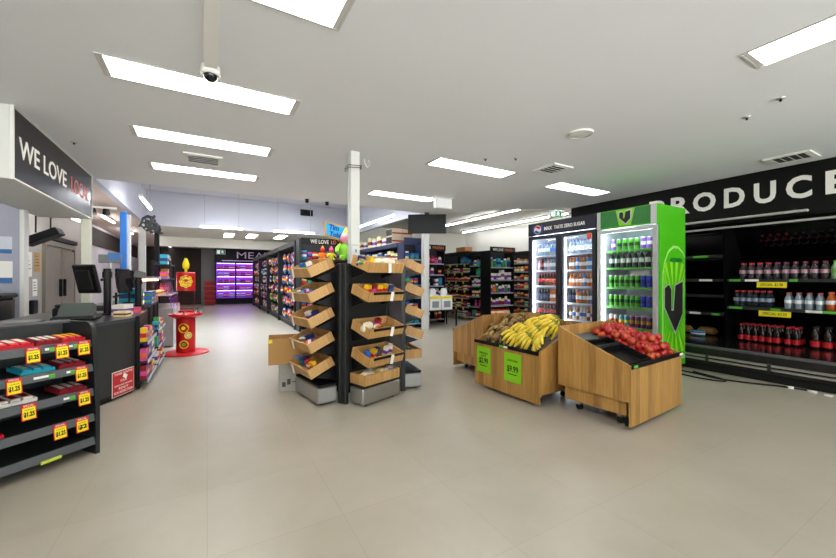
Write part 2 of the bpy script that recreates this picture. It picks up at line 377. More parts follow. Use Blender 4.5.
batten((6.75, 6.6, 2.94), (6.75, 10.2, 2.94), 'long batten light on the high ceiling nearer the white column')
batten((8.3, 6.4, 2.94), (8.3, 11.0, 2.94), 'long batten light on the high ceiling by the far wall')
batten((-3.0, 5.0, 2.59), (-3.0, 6.8, 2.59), 'batten light in the office corner behind the welcome sign')
batten((-2.0, 10.4, 2.59), (-2.0, 11.6, 2.59), 'batten light farther along the cool room passage')
batten((-2.0, 13, 2.59), (-2.0, 14.2, 2.59), 'batten light at the far end of the checkout passage')

# ceiling fittings
def vent(cx, cy, W, label, z=CZ):
    t = thing('ceiling_vent', label, 'vent', (cx, cy, z), 0, 'square ceiling vents')
    part('frame', MB().ring(-W/2, W/2, -W/2, W/2, .045, -.02, -.001, WPLAS), t)
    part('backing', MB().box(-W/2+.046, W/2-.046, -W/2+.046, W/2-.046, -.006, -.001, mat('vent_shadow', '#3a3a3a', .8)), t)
    for k in range(5):
        y = -W/2+.06+k*(W-.12)/4
        m = MB(); m.M = Matrix.Translation((0, y, -.014)) @ Matrix.Rotation(R(35), 4, 'X'); m.box(-W/2+.05, W/2-.05, -.02, .02, -.0015, .0015, WPLAS)
        part('slat', m, t)
vent(-.04, 5.11, .4, 'square ceiling vent between two lights over the checkout aisle')
vent(3.92, 3.26, .36, 'square ceiling vent beside the round ceiling cover')
vent(6.02, 1.54, .4, 'square ceiling vent in front of the produce sign')
t = thing('ceiling_cover', 'round white cover on the ceiling above the fruit stands', 'cover', (3.21, 2.33, CZ))
part('plate', MB().lathe([(0, -.012, WPLAS), (.1, -.012, WPLAS), (.125, -.001, WPLAS), (0, -.001, WPLAS)], 28), t)
part('rim', MB().lathe([(.104, -.018, WPLAS), (.112, -.018, WPLAS), (.118, -.004, WPLAS), (.1, -.012, WPLAS)], 28), t)
t = thing('dome_camera', 'white dome security camera at the end of a long ceiling arm', 'camera', (.02, 2.8, CZ), 0)
part('arm', MB().prism([(-.055,-.95,-.002),(.055,-.95,-.002),(.036,-.72,-.002),(.042,-.2,-.002),(.038,0,-.002),(-.038,0,-.002),(-.042,-.2,-.002),(-.036,-.72,-.002)], (0, 0, -.035), WPLAS), t)
part('mount_plate', MB().box(-.085, .085, -1.0, -.94, -.06, -.001, WPLAS, .008), t)
part('housing', MB().lathe([(0, -.001, WPLAS), (.06, -.001, WPLAS), (.062, -.05, WPLAS), (.052, -.06, WPLAS), (0, -.06, WPLAS)], 24, (0, .07, 0)), t)
part('lens_dome', MB().lathe([(.045, -.061, SCREEN), (.042, -.078, SCREEN), (.025, -.096, SCREEN), (0, -.102, SCREEN)], 20, (0, .07, 0)), t)
for x, y, lab in ((1.57, 6.75, 'small black camera on the ceiling edge before the toy aisle'), (1.95, 6.8, 'small black camera on the ceiling edge nearer the white column')):
    t = thing('ceiling_camera', lab, 'camera', (x, y, CZ), 0, 'small ceiling cameras')
    part('base', MB().lathe([(0, -.001, BLACK), (.035, -.001, BLACK), (.035, -.02, BLACK), (0, -.02, BLACK)], 14), t)
    part('ball', MB().lathe([(.02, -.021, BLACK), (.035, -.04, BLACK), (.03, -.06, BLACK), (0, -.072, BLACK)], 14), t)
for k, (x, y) in enumerate(((-1.22, 5.16), (4.18, 1.357), (3.98, 1.08), (3.2, 3.2), (2.9, 3.4))):
    solid('ceiling_sprinkler', MB().lathe([(0, -.001, SILV), (.03, -.001, SILV), (.028, -.008, SILV), (.008, -.01, BLACK), (.01, -.03, SILV), (0, -.032, SILV)], 12),
          'tiny ceiling sprinkler, %s' % ('beside the welcome sign', 'between the round cover and the produce sign', 'before the front to back ceiling light', 'before the square vent over the fruit', 'beside the light over the bananas')[k], 'sprinkler', (x, y, CZ), 0, 'ceiling sprinklers')
solid('hanging_wire', MB().tube([(0,0,-.002),(.02,.01,-.06),(-.01,.02,-.09),(-.05,0,-.05),(-.06,-.01,-.002)], .006, WPLAS, 6), 'short loop of white wire hanging from the ceiling by the column', 'wire', (1.7, 4.15, CZ))
for x, y, lab in ((5.5, 7.2, 'round black speaker in the high ceiling by the television'), (7.0, 7.5, 'round black speaker in the high ceiling near the wall')):
    solid('ceiling_speaker', MB().lathe([(0, -.02, BLACK), (.1, -.02, BLACK), (.13, -.001, WPLAS), (0, -.001, WPLAS)], 20), lab, 'speaker', (x, y, 3.0), 0, 'ceiling speakers')
t = thing('exit_light', 'white boxed emergency exit light hanging from the ceiling', 'exit light', (3.63, 5.4, CZ))
part('mount', MB().box(-.19, .19, -.05, .05, -.012, -.001, WPLAS), t)
part('housing', MB().box(-.175, .175, -.04, .04, -.2, -.013, WPLAS, .01), t)
part('face', MB().box(-.155, .155, -.0435, -.0405, -.185, -.035, mat('milky_acrylic', '#eef0f2', .3)), t)
def exit_sign(name, loc, rz, label, sc_=1.0):
    t = thing(name, label, 'exit sign', loc, rz, 'green exit signs'); t.scale = (sc_,)*3
    g = mat('exit_green', '#0f8a4c', .5, emit='#12b060', es=.25); wh = mat('exit_white', '#ffffff', .5, emit='#ffffff', es=.6)
    part('housing', MB().box(-.2, .2, -.03, .03, -.24, -.012, WPLAS, .006), t)
    part('stem', MB().box(-.02, .02, -.015, .015, -.012, .03, WPLAS), t)
    f = part('face', MB().box(-.175, .175, -.034, -.0305, -.22, -.03, g), t)
    m = MB(); y = -.0342
    m.prism([(-.145, y, -.2), (-.145, y, -.05), (-.03, y, -.05), (-.03, y, -.2)], (0, -.001, 0), wh)
    part('door_symbol', m, f)
    m = MB()
    m.prism([(.055,y,-.05),(.085,y,-.05),(.085,y,-.075),(.1,y,-.09),(.125,y,-.11),(.115,y,-.12),(.085,y,-.11),(.085,y,-.14),(.115,y,-.165),(.11,y,-.2),(.095,y,-.2),(.095,y,-.17),(.065,y,-.15),(.04,y,-.18),(.01,y,-.19),(.01,y,-.175),(.035,y,-.165),(.05,y,-.13),(.05,y,-.1),(.03,y,-.125),(.015,y,-.12),(.04,y,-.085),(.055,y,-.075)], (0, -.001, 0), wh)
    part('running_figure', m, f)
exit_sign('exit_sign', (6.25, 5.12, 2.62), R(-35), 'green running figure exit sign above the blue drinks fridge', .62)
exit_sign('exit_sign', (.55, 19.6, 2.6), 0, 'green running figure exit sign above the meat cabinet')
solid('wall_vent', MB().box(-.2, .2, -.03, -.001, -.1, .1, BLACK, .005), 'black oblong vent on the pale bulkhead wall', 'vent', (2.8, 12.1, 3.35))

# ------------------------------------------------------------------ WE LOVE LOCAL sign
t = thing('welcome_sign', 'long black sign with white and coral lettering above the checkouts', 'sign', (-1.4, 5.5, 2.03), 0, None, True)
part('casing', MB().box(-1.95, -1.415, 4.3, 6.72, 2.03, 2.645, mat('sign_casing', '#d9dad6', .45, var=.02), .004), t)
part('frame', (lambda m: (setattr(m, 'M', Matrix(((0,0,1,0),(1,0,0,0),(0,1,0,0),(0,0,0,1)))), m.ring(4.3, 6.72, 2.03, 2.645, 0.014, -1.414, -1.39, WPLAS))[1])(MB()), t)
part('panel', MB().box(-1.4135, -1.402, 4.316, 6.704, 2.046, 2.631, mat('sign_black', '#08080d', .25, var=.05, scale=1.2, spec=.35)), t)
m = MB().text('WE LOVE', .25, (-1.4, 4.43, 2.325), (0, 1, 0), (0, 0, 1), WCARD, .003, 1.22, 'LEFT', .003); part('lettering', m, t, 'white lettering')
m = MB().text('LOCAL', .25, (-1.4, 5.82, 2.325), (0, 1, 0), (0, 0, 1), mat('coral_letter', '#d8786e', .5), .003, .74, 'LEFT', .002); part('lettering', m, t, 'coral lettering')
# partition and notices on the far left
t = thing('partition', 'pale blue grey partition under the welcome sign', 'partition', (-2.1, 6.2, 0))
part('upright', box1(-.02, .16, -.06, .06, 0, 2.1, mat('blue_grey_panel', '#a5a8b8', .5)), t)
part('edge_strip', box1(.163, .205, -.06, .06, 0, 2.1, WPLAS), t)
part('panel', box1(-.5, -.022, -.04, .04, 0, 2.1, mat('slat_panel', '#c6c9bd', .5)), t)
for z in [.9+.04*k for k in range(30)]: pass
nb = mat('notice_blue', '#3f6ea8', .6)
for k, (x, z, wd, h, mm) in enumerate(((-.15, 1.28, .16, .26, WCARD), (.04, 1.28, .13, .26, WCARD), (.04, 1.6, .12, .2, mat('notice_pale', '#cfd4de', .6)))):
    o = MB().box(-wd/2, wd/2, -.003, 0, -h/2, h/2, mm); o.box(-wd/2, wd/2, -.0045, -.0031, -h/2, -h/2+h*.25, nb)
    solid('paper_sign', o, ('paper notice with blue foot on the slatted part of the partition', 'paper notice with blue foot on the blue grey upright', 'pale notice above the others on the partition upright')[k], 'notice', (-2.1+x, 6.2-.0605 if k else 6.159, z), 0, 'notices on the partition')
for k, (y, z, wd, h) in enumerate(((8.62, 1.45, .3, .42), (9.0, 1.5, .22, .34), (8.9, 1.05, .2, .3))):
    o = MB().box(0, .003, -wd/2, wd/2, -h/2, h/2, (WCARD, CARTON, WCARD)[k])
    for q in range(4): o.box(.0031, .004, -wd*.36, wd*(.1+.08*q), h*.3-q*h*.16-.006, h*.3-q*h*.16+.006, INK)
    solid('paper_sign', o, ('large white notice on the cool room wall', 'brown clipboard notice on the cool room wall beside the steel door', 'lower white notice on the cool room wall')[k], 'notice', (-2.619, y, z), 0, 'notices on the cool room wall')
solid('wall_phone', MB().box(0, .06, -.1, .1, -.12, .12, BLACK, .015), 'black wall phone by the steel cool room doors', 'phone', (-2.618, 8.75, .72))
t = thing('hanging_screen', 'tilted black screen hanging under the welcome sign', 'screen', (-1.95, 7.0, 1.74))
m = MB(); m.M = Matrix.Rotation(R(-28), 4, 'Y'); m.box(-.2, .2, -.14, .14, 0, .1, BLACK, .01); part('screen_body', m, t)
part('hanger', MB().tube([(-.1, 0, .1), (-.1, 0, .908)], .01, BLACK, 8), t); part('hanger', MB().tube([(.05, 0, .09), (.05, 0, .908)], .01, BLACK, 8), t)
t = thing('bin', 'dark grey bin below the notices behind the sweets rack', 'bin', (-2.22, 5.85, 0))
part('body', MB().box(-.28, .28, -.2, .2, 0, .98, SCREEN, .02), t); part('lid', MB().box(-.3, .3, -.22, .22, .981, 1.04, BLACK, .02), t)
t = thing('track_light', 'white track arm with spotlights beside the blue post', 'spotlight', (-1.75, 8.9, 2.46))
part('track', MB().box(-.75, .25, -.03, .03, .06, .1, WPLAS), t)
for x in (-.6, -.1, .1): part('spot_head', MB().lathe([(0, .06, BLACK), (.05, .06, BLACK), (.06, -.06, WPLAS), (0, -.05, WPLAS)], 12, (x, 0, 0)), t)
m = MB()
pts = []
for k in range(90):
    a = k*.7; pts.append((.1*math.cos(a)+random.uniform(-.05, .05), k*.022, .1*math.sin(a*1.3)+random.uniform(-.06, .06)))
m.tube(pts, .022, mat('grey_cable', '#4b4a4c', .6), 6)
solid('hanging_cable_bundle', m, 'tangled grey cable bundle slung along the ceiling past the blue post', 'cable', (-1.13, 9.7, 2.46))

# ------------------------------------------------------------------ generic goods
def pal(*cs): return [mat('pack_'+c.lstrip('#'), c, .4, var=.12, scale=30) for c in cs]
BRIGHT = pal('#d32633', '#f0c020', '#2b62b8', '#e86a1c', '#d84a94', '#3d9b3f', '#7b3aa0', '#e9e4d8', '#25a3b8', '#8e1d2c', '#f2e9b0', '#1f2f66')
CNAME = ['red', 'yellow', 'blue', 'orange', 'pink', 'green', 'purple', 'cream', 'teal', 'maroon', 'pale', 'navy']
_mc = {}
def cached(key, fn):
    if key not in _mc: _mc[key] = fn()
    return _mc[key]
def packet_mesh(ci, w=.11, h=.15, d=.04):
    def f():
        a = BRIGHT[ci]; b = BRIGHT[(ci*5+3) % 12]; e = BRIGHT[(ci*7+10) % 12]
        m = MB(); prof = [(0, d*.15, a), (h*.1, d*.5, a), (h*.3, d, b), (h*.5, d*.95, e), (h*.72, d*.8, a), (h*.9, d*.35, BLACKM), (h, d*.12, BLACKM)]
        rows = []
        for z, t, _ in prof: rows.append([m.v((-w/2, 0, z)), m.v((-w*.25, -t/2, z)), m.v((w*.25, -t/2, z)), m.v((w/2, 0, z)), m.v((w*.25, t/2, z)), m.v((-w*.25, t/2, z))])
        for r0, r1, p in zip(rows, rows[1:], prof):
            for k in range(6): m._f([r0[k], r0[(k+1) % 6], r1[(k+1) % 6], r1[k]], p[2])
        m._f(rows[0], a); m._f(rows[-1], a)
        return m.mesh('packet')
    return cached(('packet', ci, w, h, d), f)
def carton_mesh(ci, w, h, d):
    def f():
        a = BRIGHT[ci]; b = BRIGHT[(ci*5+7) % 12]; m = MB()
        z = [0, h*.3, h*.62, h]; mm = [a, b, a]
        rows = [[m.v((-w/2, -d/2, q)), m.v((w/2, -d/2, q)), m.v((w/2, d/2, q)), m.v((-w/2, d/2, q))] for q in z]
        for r0, r1, x in zip(rows, rows[1:], mm):
            for k in range(4): m._f([r0[k], r0[(k+1) % 4], r1[(k+1) % 4], r1[k]], x)
        m._f(rows[0], a); m._f(rows[-1], a); return m.mesh('carton')
    return cached(('carton', ci, w, h, d), f)
def jar_mesh(ci, r, h):
    def f():
        a = BRIGHT[ci]; b = BRIGHT[(ci*5+7) % 12]; cpm = BRIGHT[(ci*3+1) % 12]
        return MB().lathe([(0, 0, a), (r*.9, 0, a), (r, h*.05, b), (r, h*.6, a), (r*.95, h*.75, a), (r*.7, h*.82, cpm), (r*.72, h, cpm), (0, h, cpm)], 12).mesh('jar')
    return cached(('jar', ci, r, h), f)

def bottle_prof(h, r, body, lab, cap, neck=None):
    return [(0, 0, body), (r*.85, 0, body), (r, h*.04, body), (r, h*.3, lab), (r*1.01, h*.305, lab), (r*1.01, h*.58, body), (r, h*.585, body), (r*.96, h*.65, body), (r*.55, h*.8, body), (r*.36, h*.86, body), (r*.36, h*.9, cap), (r*.46, h*.905, cap), (r*.46, h, cap), (0, h, cap)]
def bottle_mesh(key, h, r, body, lab, cap): return cached(('bottle', key), lambda: MB().lathe(bottle_prof(h, r, body, lab, cap), 14).mesh('drink_bottle'))
def can_mesh(key, h, r, c1, c2):
    return cached(('can', key), lambda: MB().lathe([(0, .004, SILV), (r*.8, 0, SILV), (r, h*.06, c1), (r, h*.35, c2), (r, h*.62, c1), (r, h*.92, SILV), (r*.82, h*.985, SILV), (r*.84, h, SILV), (r*.78, h*.97, SILV), (0, h*.97, SILV)], 14).mesh('drink_can'))

# ------------------------------------------------------------------ sweets rack by the entrance
u = Vector((.776, .631, 0)); rz = math.atan2(.631, .776)
RL = Vector((-.642, 3.286, 0))-u*1.05     # left front foot; local x to the far end, local y back
rack = thing('sweets_rack', 'dark grey sweets rack with yellow price tickets beside the checkout', 'shelf rack', RL, rz)
def end_panel(x):
    m = MB(); pts = [(x,0,0),(x,.42,0),(x,.42,.9),(x,.12,.905)]
    for k in range(7):
        a = R(90+15*k); pts.append((x, .12+.08*math.cos(a), .825+.08*math.sin(a)))
    pts += [(x,.03,.7),(x,.0,.3)]
    return m.prism(pts, (.025, 0, 0), CHAR)
part('end_panel', end_panel(1.025), rack); part('end_panel', end_panel(0), rack)
part('back_panel', MB().box(.026, 1.024, .385, .42, .05, .905, mat('rack_back', '#3b3f3f', .5, var=.05)), rack)
part('top_rail', MB().tube([(.026,.3,.9),(1.024,.3,.9)], .012, CHARL, 8), rack)
SH = [(.105, .004), (.265, .008), (.437, .016), (.604, .026), (.77, .042)]
shel = []
for z, y0 in SH:
    m = MB().prism([(.026,y0+.03,z-.03),(.026,.384,z+.0),(.026,.384,z+.02),(.026,y0+.03,z-.01)], (.998,0,0), CHAR)
    s = part('shelf', m, rack); shel.append(s)
    part('lip', MB().prism([(.026,y0,z-.036),(.026,y0+.029,z-.036),(.026,y0+.029,z+.012),(.026,y0+.012,z+.012)], (.998,0,0), CHARL), s)
def ticket(x, row, txt, parent):
    z, y0 = SH[row]; m = MB(); wd, h = .068, .094
    m.M = Matrix.Translation((x, y0-.006, z-.035)) @ Matrix.Rotation(R(-6), 4, 'X')
    m.box(-wd/2, wd/2, -.002, 0, -h/2, h/2, REDC)
    m.box(-wd/2+.005, wd/2-.005, -.003, -.0021, -h/2+.005, h/2-.02, YEL)
    m.text('SPECIAL', .017, (0, -.0022, h/2-.01), (1,0,0), (0,0,1), WCARD, .001, wd*.7)
    m.text(txt, .036, (0, -.0033, -.014), (1,0,0), (0,0,1), INK, .001, wd*.72, bold=.0016)
    m.box(-wd*.3, wd*.3, -.0036, -.0031, .012, .014, INK)
    part('price_ticket', m, parent, 'yellow and red price ticket')
# positions along the rack measured from the far end
for row, xs in ((4, (.72, .86, .975)), (3, (.63, .955)), (2, (.69, .965)), (1, (.835, .95))):
    for x in xs: ticket(x, row, '$1.25' if not (row == 1 and x > .9) else '$2', shel[row])
part('shelf_label', (lambda m: m.box(.74, .84, -.004, .004, .06, .078, mat('lime_label', '#c8d84a', .5)))(MB()), shel[0])
for row, x0, x1 in ((4,.08,.14),(4,.3,.55),(4,.78,.83),(4,.9,.95),(3,.2,.3),(3,.72,.82),(3,.88,.93),(2,.3,.4),(2,.86,.92)):
    z, y0 = SH[row]; m = MB().box(x0, x1, y0+.004, y0+.0095, z-.028, z-.006, WCARD); m.box(x1-.03, x1, y0-.0005, y0+.0035, z-.028, z-.006, GREEN); part('shelf_label', m, shel[row])
M2W = Matrix.Translation(RL) @ Matrix.Rotation(rz, 4, 'Z')
def candy_tray(row, x, wd, ci, label, cj=7, n=3):
    z, y0 = SH[row]; loc = M2W @ Vector((x, y0+.13, z+.016))
    t = thing('sweets_tray', label, 'sweets tray', loc, rz, 'trays on the sweets rack')
    t.rotation_euler = (R(4.5), 0, rz)
    a = BRIGHT[ci]
    m = MB(); wd2, d, h = wd/2, .085, .02
    pts = [(-wd2,-d),(wd2,-d),(wd2,d),(-wd2,d)]; tk = .004
    m.box(-wd2, wd2, -d, d, 0, tk, a); part('tray_floor', m, t)
    m = MB().box(-wd2, wd2, -d, -d+tk, tk+.0005, h, a); m.text('TREAT' if False else '', .01, (0,0,0), (1,0,0), (0,0,1), WCARD) if False else None
    part('tray_front', m, t)
    for sx in (-1, 1): part('tray_side', MB().prism([(sx*wd2, -d+.0045, tk), (sx*wd2, d, tk), (sx*wd2, d, h*1.2), (sx*wd2, -d+.0045, h)], (-sx*tk, 0, 0), a), t)
    for k in range(n):
        bw = (wd-.02)/n
        bm_ = cached(('bar', ci, cj, round(bw, 3)), lambda: (lambda m: m.box(-bw*.44, bw*.44, -.075, .075, 0, .018, BRIGHT[ci], .006).box(-bw*.3, bw*.3, -.05, .05, .0182, .0195, BRIGHT[cj]))(MB()).mesh('chocolate_bar'))
        p = M2W @ Vector((x-wd2+.01+bw*(k+.5), y0+.13, z+.0295))
        put('chocolate_bar', bm_, p, (R(4.5), 0, rz), '%s bar in the %s' % (('near', 'middle', 'far')[k], label), 'chocolate bar', 'bars on the sweets rack')
for row, x, wd, ci, cj, lab in ((4, .2, .2, 0, 7, 'red sweets tray at the near end of the rack top shelf'), (4, .45, .2, 9, 7, 'maroon sweets tray second along the rack top shelf'),
        (4, .66, .17, 0, 7, 'red sweets tray left of the middle ticket, top shelf'), (4, .82, .13, 9, 7, 'maroon tray above the second ticket, rack top shelf'),
        (4, .945, .13, 0, 1, 'red and yellow sweets tray at the far end, rack top shelf'), (3, .76, .16, 8, 7, 'teal blue sweets tray on the rack second shelf'), (3, .93, .14, 9, 7, 'maroon sweets tray on the rack second shelf'),
        (3, .3, .2, 11, 7, 'navy sweets tray on the rack second shelf'), (2, .66, .18, 7, 9, 'cream sweets tray on the rack middle shelf'), (2, .93, .15, 9, 7, 'maroon and cream tray on the rack middle shelf'), (2, .3, .2, 6, 1, 'purple and yellow tray on the rack middle shelf'),
        (1, .5, .2, 0, 11, 'red and navy sweets tray on the rack fourth shelf'), (1, .22, .2, 9, 10, 'maroon sweets tray on the rack fourth shelf')):
    candy_tray(row, x, wd, ci, lab, cj)

# ------------------------------------------------------------------ checkouts
def counter(name, pts, z1, label, topm):
    x = sum(p[0] for p in pts)/len(pts); y = sum(p[1] for p in pts)/len(pts)
    t = thing(name, label, 'checkout counter', (x, y, 0), 0, 'checkout counters', True)
    part('body', MB().prism([(a, b, .06) for a, b in pts], (0, 0, z1-.06-.035), CHAR), t)
    q = [(x+(a-x)*.96, y+(b-y)*.96) for a, b in pts]
    part('plinth', MB().prism([(a, b, 0) for a, b in q], (0, 0, .06), BLACK), t)
    part('worktop', MB().prism([(a, b, z1-.035) for a, b in pts], (0, 0, .035), topm), t)
    return t
STONE = mat('counter_laminate', '#3c3f42', .3, var=.06, scale=60)
ct = counter('checkout_counter', [(-.95,4.3),(-.67,4.86),(-.67,6.1),(-1.75,6.1),(-1.75,4.3)], .79, 'charcoal checkout counter with the red notice on its angled end', STONE)
dv = Vector((.447, .894, 0)); nv = Vector((.894, -.447, 0))
ps = Vector((-.67, 4.86, 0))-dv*.165+nv*.003
m = MB(); m.M = Matrix.Translation((ps.x, ps.y, .155)) @ Matrix.Rotation(math.atan2(dv.y, dv.x), 4, 'Z')
m.box(-.148, .148, -.004, 0, -.125, .125, WCARD); m.box(-.142, .142, -.0055, -.0041, -.119, .119, RED)
for z, s, wd, tx in ((.095, .032, .25, 'THANK YOU FOR'), (.02, .036, .09, 'YOUR'), (-.02, .022, .24, 'PLEASE HAVE YOUR BAG'), (-.052, .034, .13, 'READY'), (-.09, .034, .25, 'FOR INSPECTION')):
    m.text(tx, s, (0, -.0058, z), (1,0,0), (0,0,1), WCARD, .001, wd)
m.M = m.M @ Matrix.Translation((.02, -.006, .058)) @ Matrix.Rotation(R(30), 4, 'Y'); m.box(-.028, .028, -.001, 0, -.02, .02, WCARD)
o = bpy.data.objects.new('red_notice', m.mesh('red_notice', (ps.x, ps.y, 0))); C.objects.link(o); o.location = (ps.x, ps.y, 0); props(o, 'red notice with white lettering on the end of the checkout counter', 'notice')
ct2 = counter('checkout_counter', [(-.75,6.25),(-.75,7.6),(-1.36,7.6),(-1.36,6.25)], .85, 'second charcoal checkout counter behind the first one', STONE)
t = thing('counter_tray', 'shiny steel weighing plate on the first checkout counter', 'scale', (-1.53, 4.62, .791)); part('plate', MB().box(-.2, .2, -.15, .15, .012, .03, STEEL, .004), t); part('base', MB().box(-.17, .17, -.12, .12, 0, .0115, BLACK), t)
def monitor(loc, rz, tilt, label, w_=.36, h_=.28):
    t = thing('till_monitor', label, 'monitor', loc, rz, 'till monitors')
    m = MB(); m.M = Matrix.Translation((0, 0, 0)) @ Matrix.Rotation(R(tilt), 4, 'X')
    m.box(-w_/2, w_/2, -.02, .02, -h_/2, h_/2, BLACK, .012); part('screen_housing', m, t)
    m = MB(); m.M = Matrix.Rotation(R(tilt), 4, 'X'); m.box(-w_*.32, w_*.32, .021, .05, -h_*.33, h_*.33, BLACKM, .01); part('back_cover', m, t)
    m = MB(); m.M = Matrix.Rotation(R(tilt), 4, 'X'); m.box(-w_/2+.015, w_/2-.015, -.0225, -.0205, -h_/2+.015, h_/2-.015, SCREEN); part('screen', m, t)
    return t
def pole(loc, h, label, foot=True):
    t = thing('till_pole', label, 'pole', loc, 0, 'black till poles')
    part('foot', MB().lathe([(0, 0, BLACK), (.08, 0, BLACK), (.08, .015, BLACK), (0, .015, BLACK)], 18), t)
    part('shaft', MB().lathe([(0, .0155, BLACK), (.036, .0155, BLACK), (.036, h, BLACK), (0, h, BLACK)], 16), t)
    part('collar', MB().lathe([(.037, h*.8, BLACK), (.046, h*.8, BLACK), (.046, h*.93, BLACK), (.037, h*.93, BLACK)], 16), t)
    return t
p = pole((-1.0, 5.45, .791), .53, 'black pole on the first counter holding the nearest till monitor')
part('arm', MB().tube([(-.037, 0, .4), (-.06, .0, .4)], .015, BLACK, 8), p)
part('lower_arm', MB().tube([(.05, 0, .2), (.12, .03, .22)], .012, BLACK, 8), p)
monitor((-1.19, 5.5, 1.2), R(152), -16, 'nearest till monitor, tilted, seen from behind at the first counter', .25, .34)
t = thing('customer_display', 'grey customer display with blue tag on a stalk at the first counter', 'display', (-1.0, 5.62, .791))
part('foot', MB().box(-.06, .06, -.06, .06, 0, .012, BLACK), t)
part('stalk', MB().lathe([(0, .0125, SILV), (.018, .0125, SILV), (.018, .6, SILV), (0, .6, SILV)], 12), t)
part('display_head', MB().box(-.11, .1, -.03, .03, .6, .7, mat('grey_plastic', '#6b6c6c', .5), .006), t)
part('tag', MB().box(-.02, .1, -.036, -.031, .63, .72, nb), t, 'blue tag')
t = thing('till_printer', 'dark receipt printer beside the black pole on the first counter', 'printer', (-1.28, 5.3, .791))
part('body', MB().box(-.12, .12, -.12, .12, 0, .11, BLACK, .02), t); part('lid', MB().box(-.11, .11, -.1, .1, .1105, .14, CHAR, .02), t)
t = thing('cash_register', 'rounded grey card terminal on the near end of the first counter', 'terminal', (-1.12, 4.85, .791))
part('base', MB().box(-.17, .17, -.14, .14, 0, .05, CHAR, .02), t); part('hood', MB().prism([(-.12,-.12,.051),(-.12,.12,.051),(-.12,.12,.14),(-.12,.0,.17),(-.12,-.09,.1)], (.24,0,0), mat('grey_hood', '#4c5350', .5)), t)
monitor((-.9, 5.78, 1.18), R(75), -6, 'second till monitor, on edge to the aisle, past the customer display', .3, .3)
p = pole((-.78, 5.95, .791), .43, 'black pole at the far end of the first counter'); 
t = thing('barcode_scanner', 'grey scanner head on a stalk past the second monitor', 'scanner', (-.82, 6.5, .851))
part('stalk', MB().lathe([(0, 0, SILV), (.03, 0, SILV), (.015, .03, SILV), (.015, .38, SILV), (0, .38, SILV)], 10), t); part('head', MB().prism([(-.08,-.04,.38),(.05,-.04,.36),(.06,-.04,.44),(-.06,-.04,.48)], (0,.08,0), mat('grey_plastic', '#6b6c6c', .5)), t)
monitor((-.92, 6.75, 1.2), R(75), -4, 'third till monitor, smallest, at the second counter', .26, .26)
t = thing('monitor_stand', 'black stand under the third till monitor', 'stand', (-.98, 6.76, .851)); part('foot', MB().box(-.08, .08, -.08, .08, 0, .012, BLACK), t); part('shaft', MB().box(-.02, .0, -.02, .02, .0125, .2, BLACK), t)
t = thing('monitor_stand', 'black stand under the second till monitor', 'stand', (-.97, 5.8, .791)); part('foot', MB().box(-.07, .07, -.07, .07, 0, .012, BLACK), t); part('shaft', MB().box(-.02, .0, -.02, .02, .0125, .24, BLACK), t)
# shelf units along the aisle side of the checkouts
def aisle_rack(y0, y1, x1, h, label, nsh=3):
    t = thing('impulse_rack', label, 'shelf rack', (-.5, (y0+y1)/2, 0), 0, 'impulse racks beside the checkouts', True)
    part('back_panel', MB().box(-.665, -.65, y0, y1, .02, h, BLACK), t)
    for y in (y0, y1-.02): part('end_panel', MB().prism([(-.649,y,.02),(-.63,y,.02),(-.63,y,h),(-.649,y,h)], (0,.02,0), BLACK), t)
    zs = []
    for k in range(nsh):
        z = .1+k*(h-.18)/nsh; zs.append(z)
        s = part('shelf', MB().box(-.649, x1-.03, y0+.021, y1-.021, z-.015, z, CHAR), t)
        part('price_strip', MB().box(x1-.029, x1-.024, y0+.021, y1-.021, z-.03, z+.01, mat('pale_strip', '#b9c0d8', .4)), s)
    return zs
rk = [(4.9, 5.72, -.535, .8, 'impulse rack against the first checkout counter'), (5.76, 6.22, -.52, .84, 'narrow impulse rack between the two checkout counters'), (6.27, 6.66, -.52, .84, 'impulse rack against the second checkout counter')]
for i, a in enumerate(rk):
    zs = aisle_rack(*a)
    for k, z in enumerate(zs):
        n = int((a[1]-a[0]-.06)/.12)
        for j in range(n):
            ci = random.randrange(12); y = a[0]+.08+j*.12
            put('sweets_packet', carton_mesh(ci, .1, random.choice((.1, .13, .15)), .055), (a[2]-.068, y, z+.002), R(90), '%s sweets packet, %s along, %s shelf up, %s' % (CNAME[ci], ORD[j], ORD[k], a[4]), 'sweets packet', 'packets in the impulse racks')
# goods on the counters
for k in range(6):
    put('gum_box', carton_mesh((2, 7, 2, 1, 5, 4)[k], .12, .09, .08), (-.72+.0*k, 6.34+.14*k, .852), R(90), '%s gum box, %s from the near end on the second counter' % (('blue', 'cream', 'blue', 'yellow', 'green', 'pink')[k], ORD[k]), 'gum box', 'gum boxes on the second counter')
for k in range(5):
    put('gum_box', carton_mesh((2, 2, 11, 8, 1)[k], .12, .08, .08), (-.72, 6.34+.14*k, .943), R(90), '%s gum box in the upper row, %s along the second counter' % (('blue', 'bright blue', 'navy', 'teal', 'yellow')[k], ORD[k]), 'gum box', 'gum boxes on the second counter')
for k, (x, y, ci, wd, h) in enumerate(((-.83, 5.25, 7, .18, .12), (-.78, 5.5, 4, .14, .07), (-.8, 5.05, 10, .1, .06))):
    put('paper_bag', carton_mesh(ci, wd, h, .12), (x, y, .792), R(70), ('cream paper pack on the first counter end', 'pink pack beside the black pole', 'small pale pack at the counter corner')[k], 'pack', 'packs on the first counter')
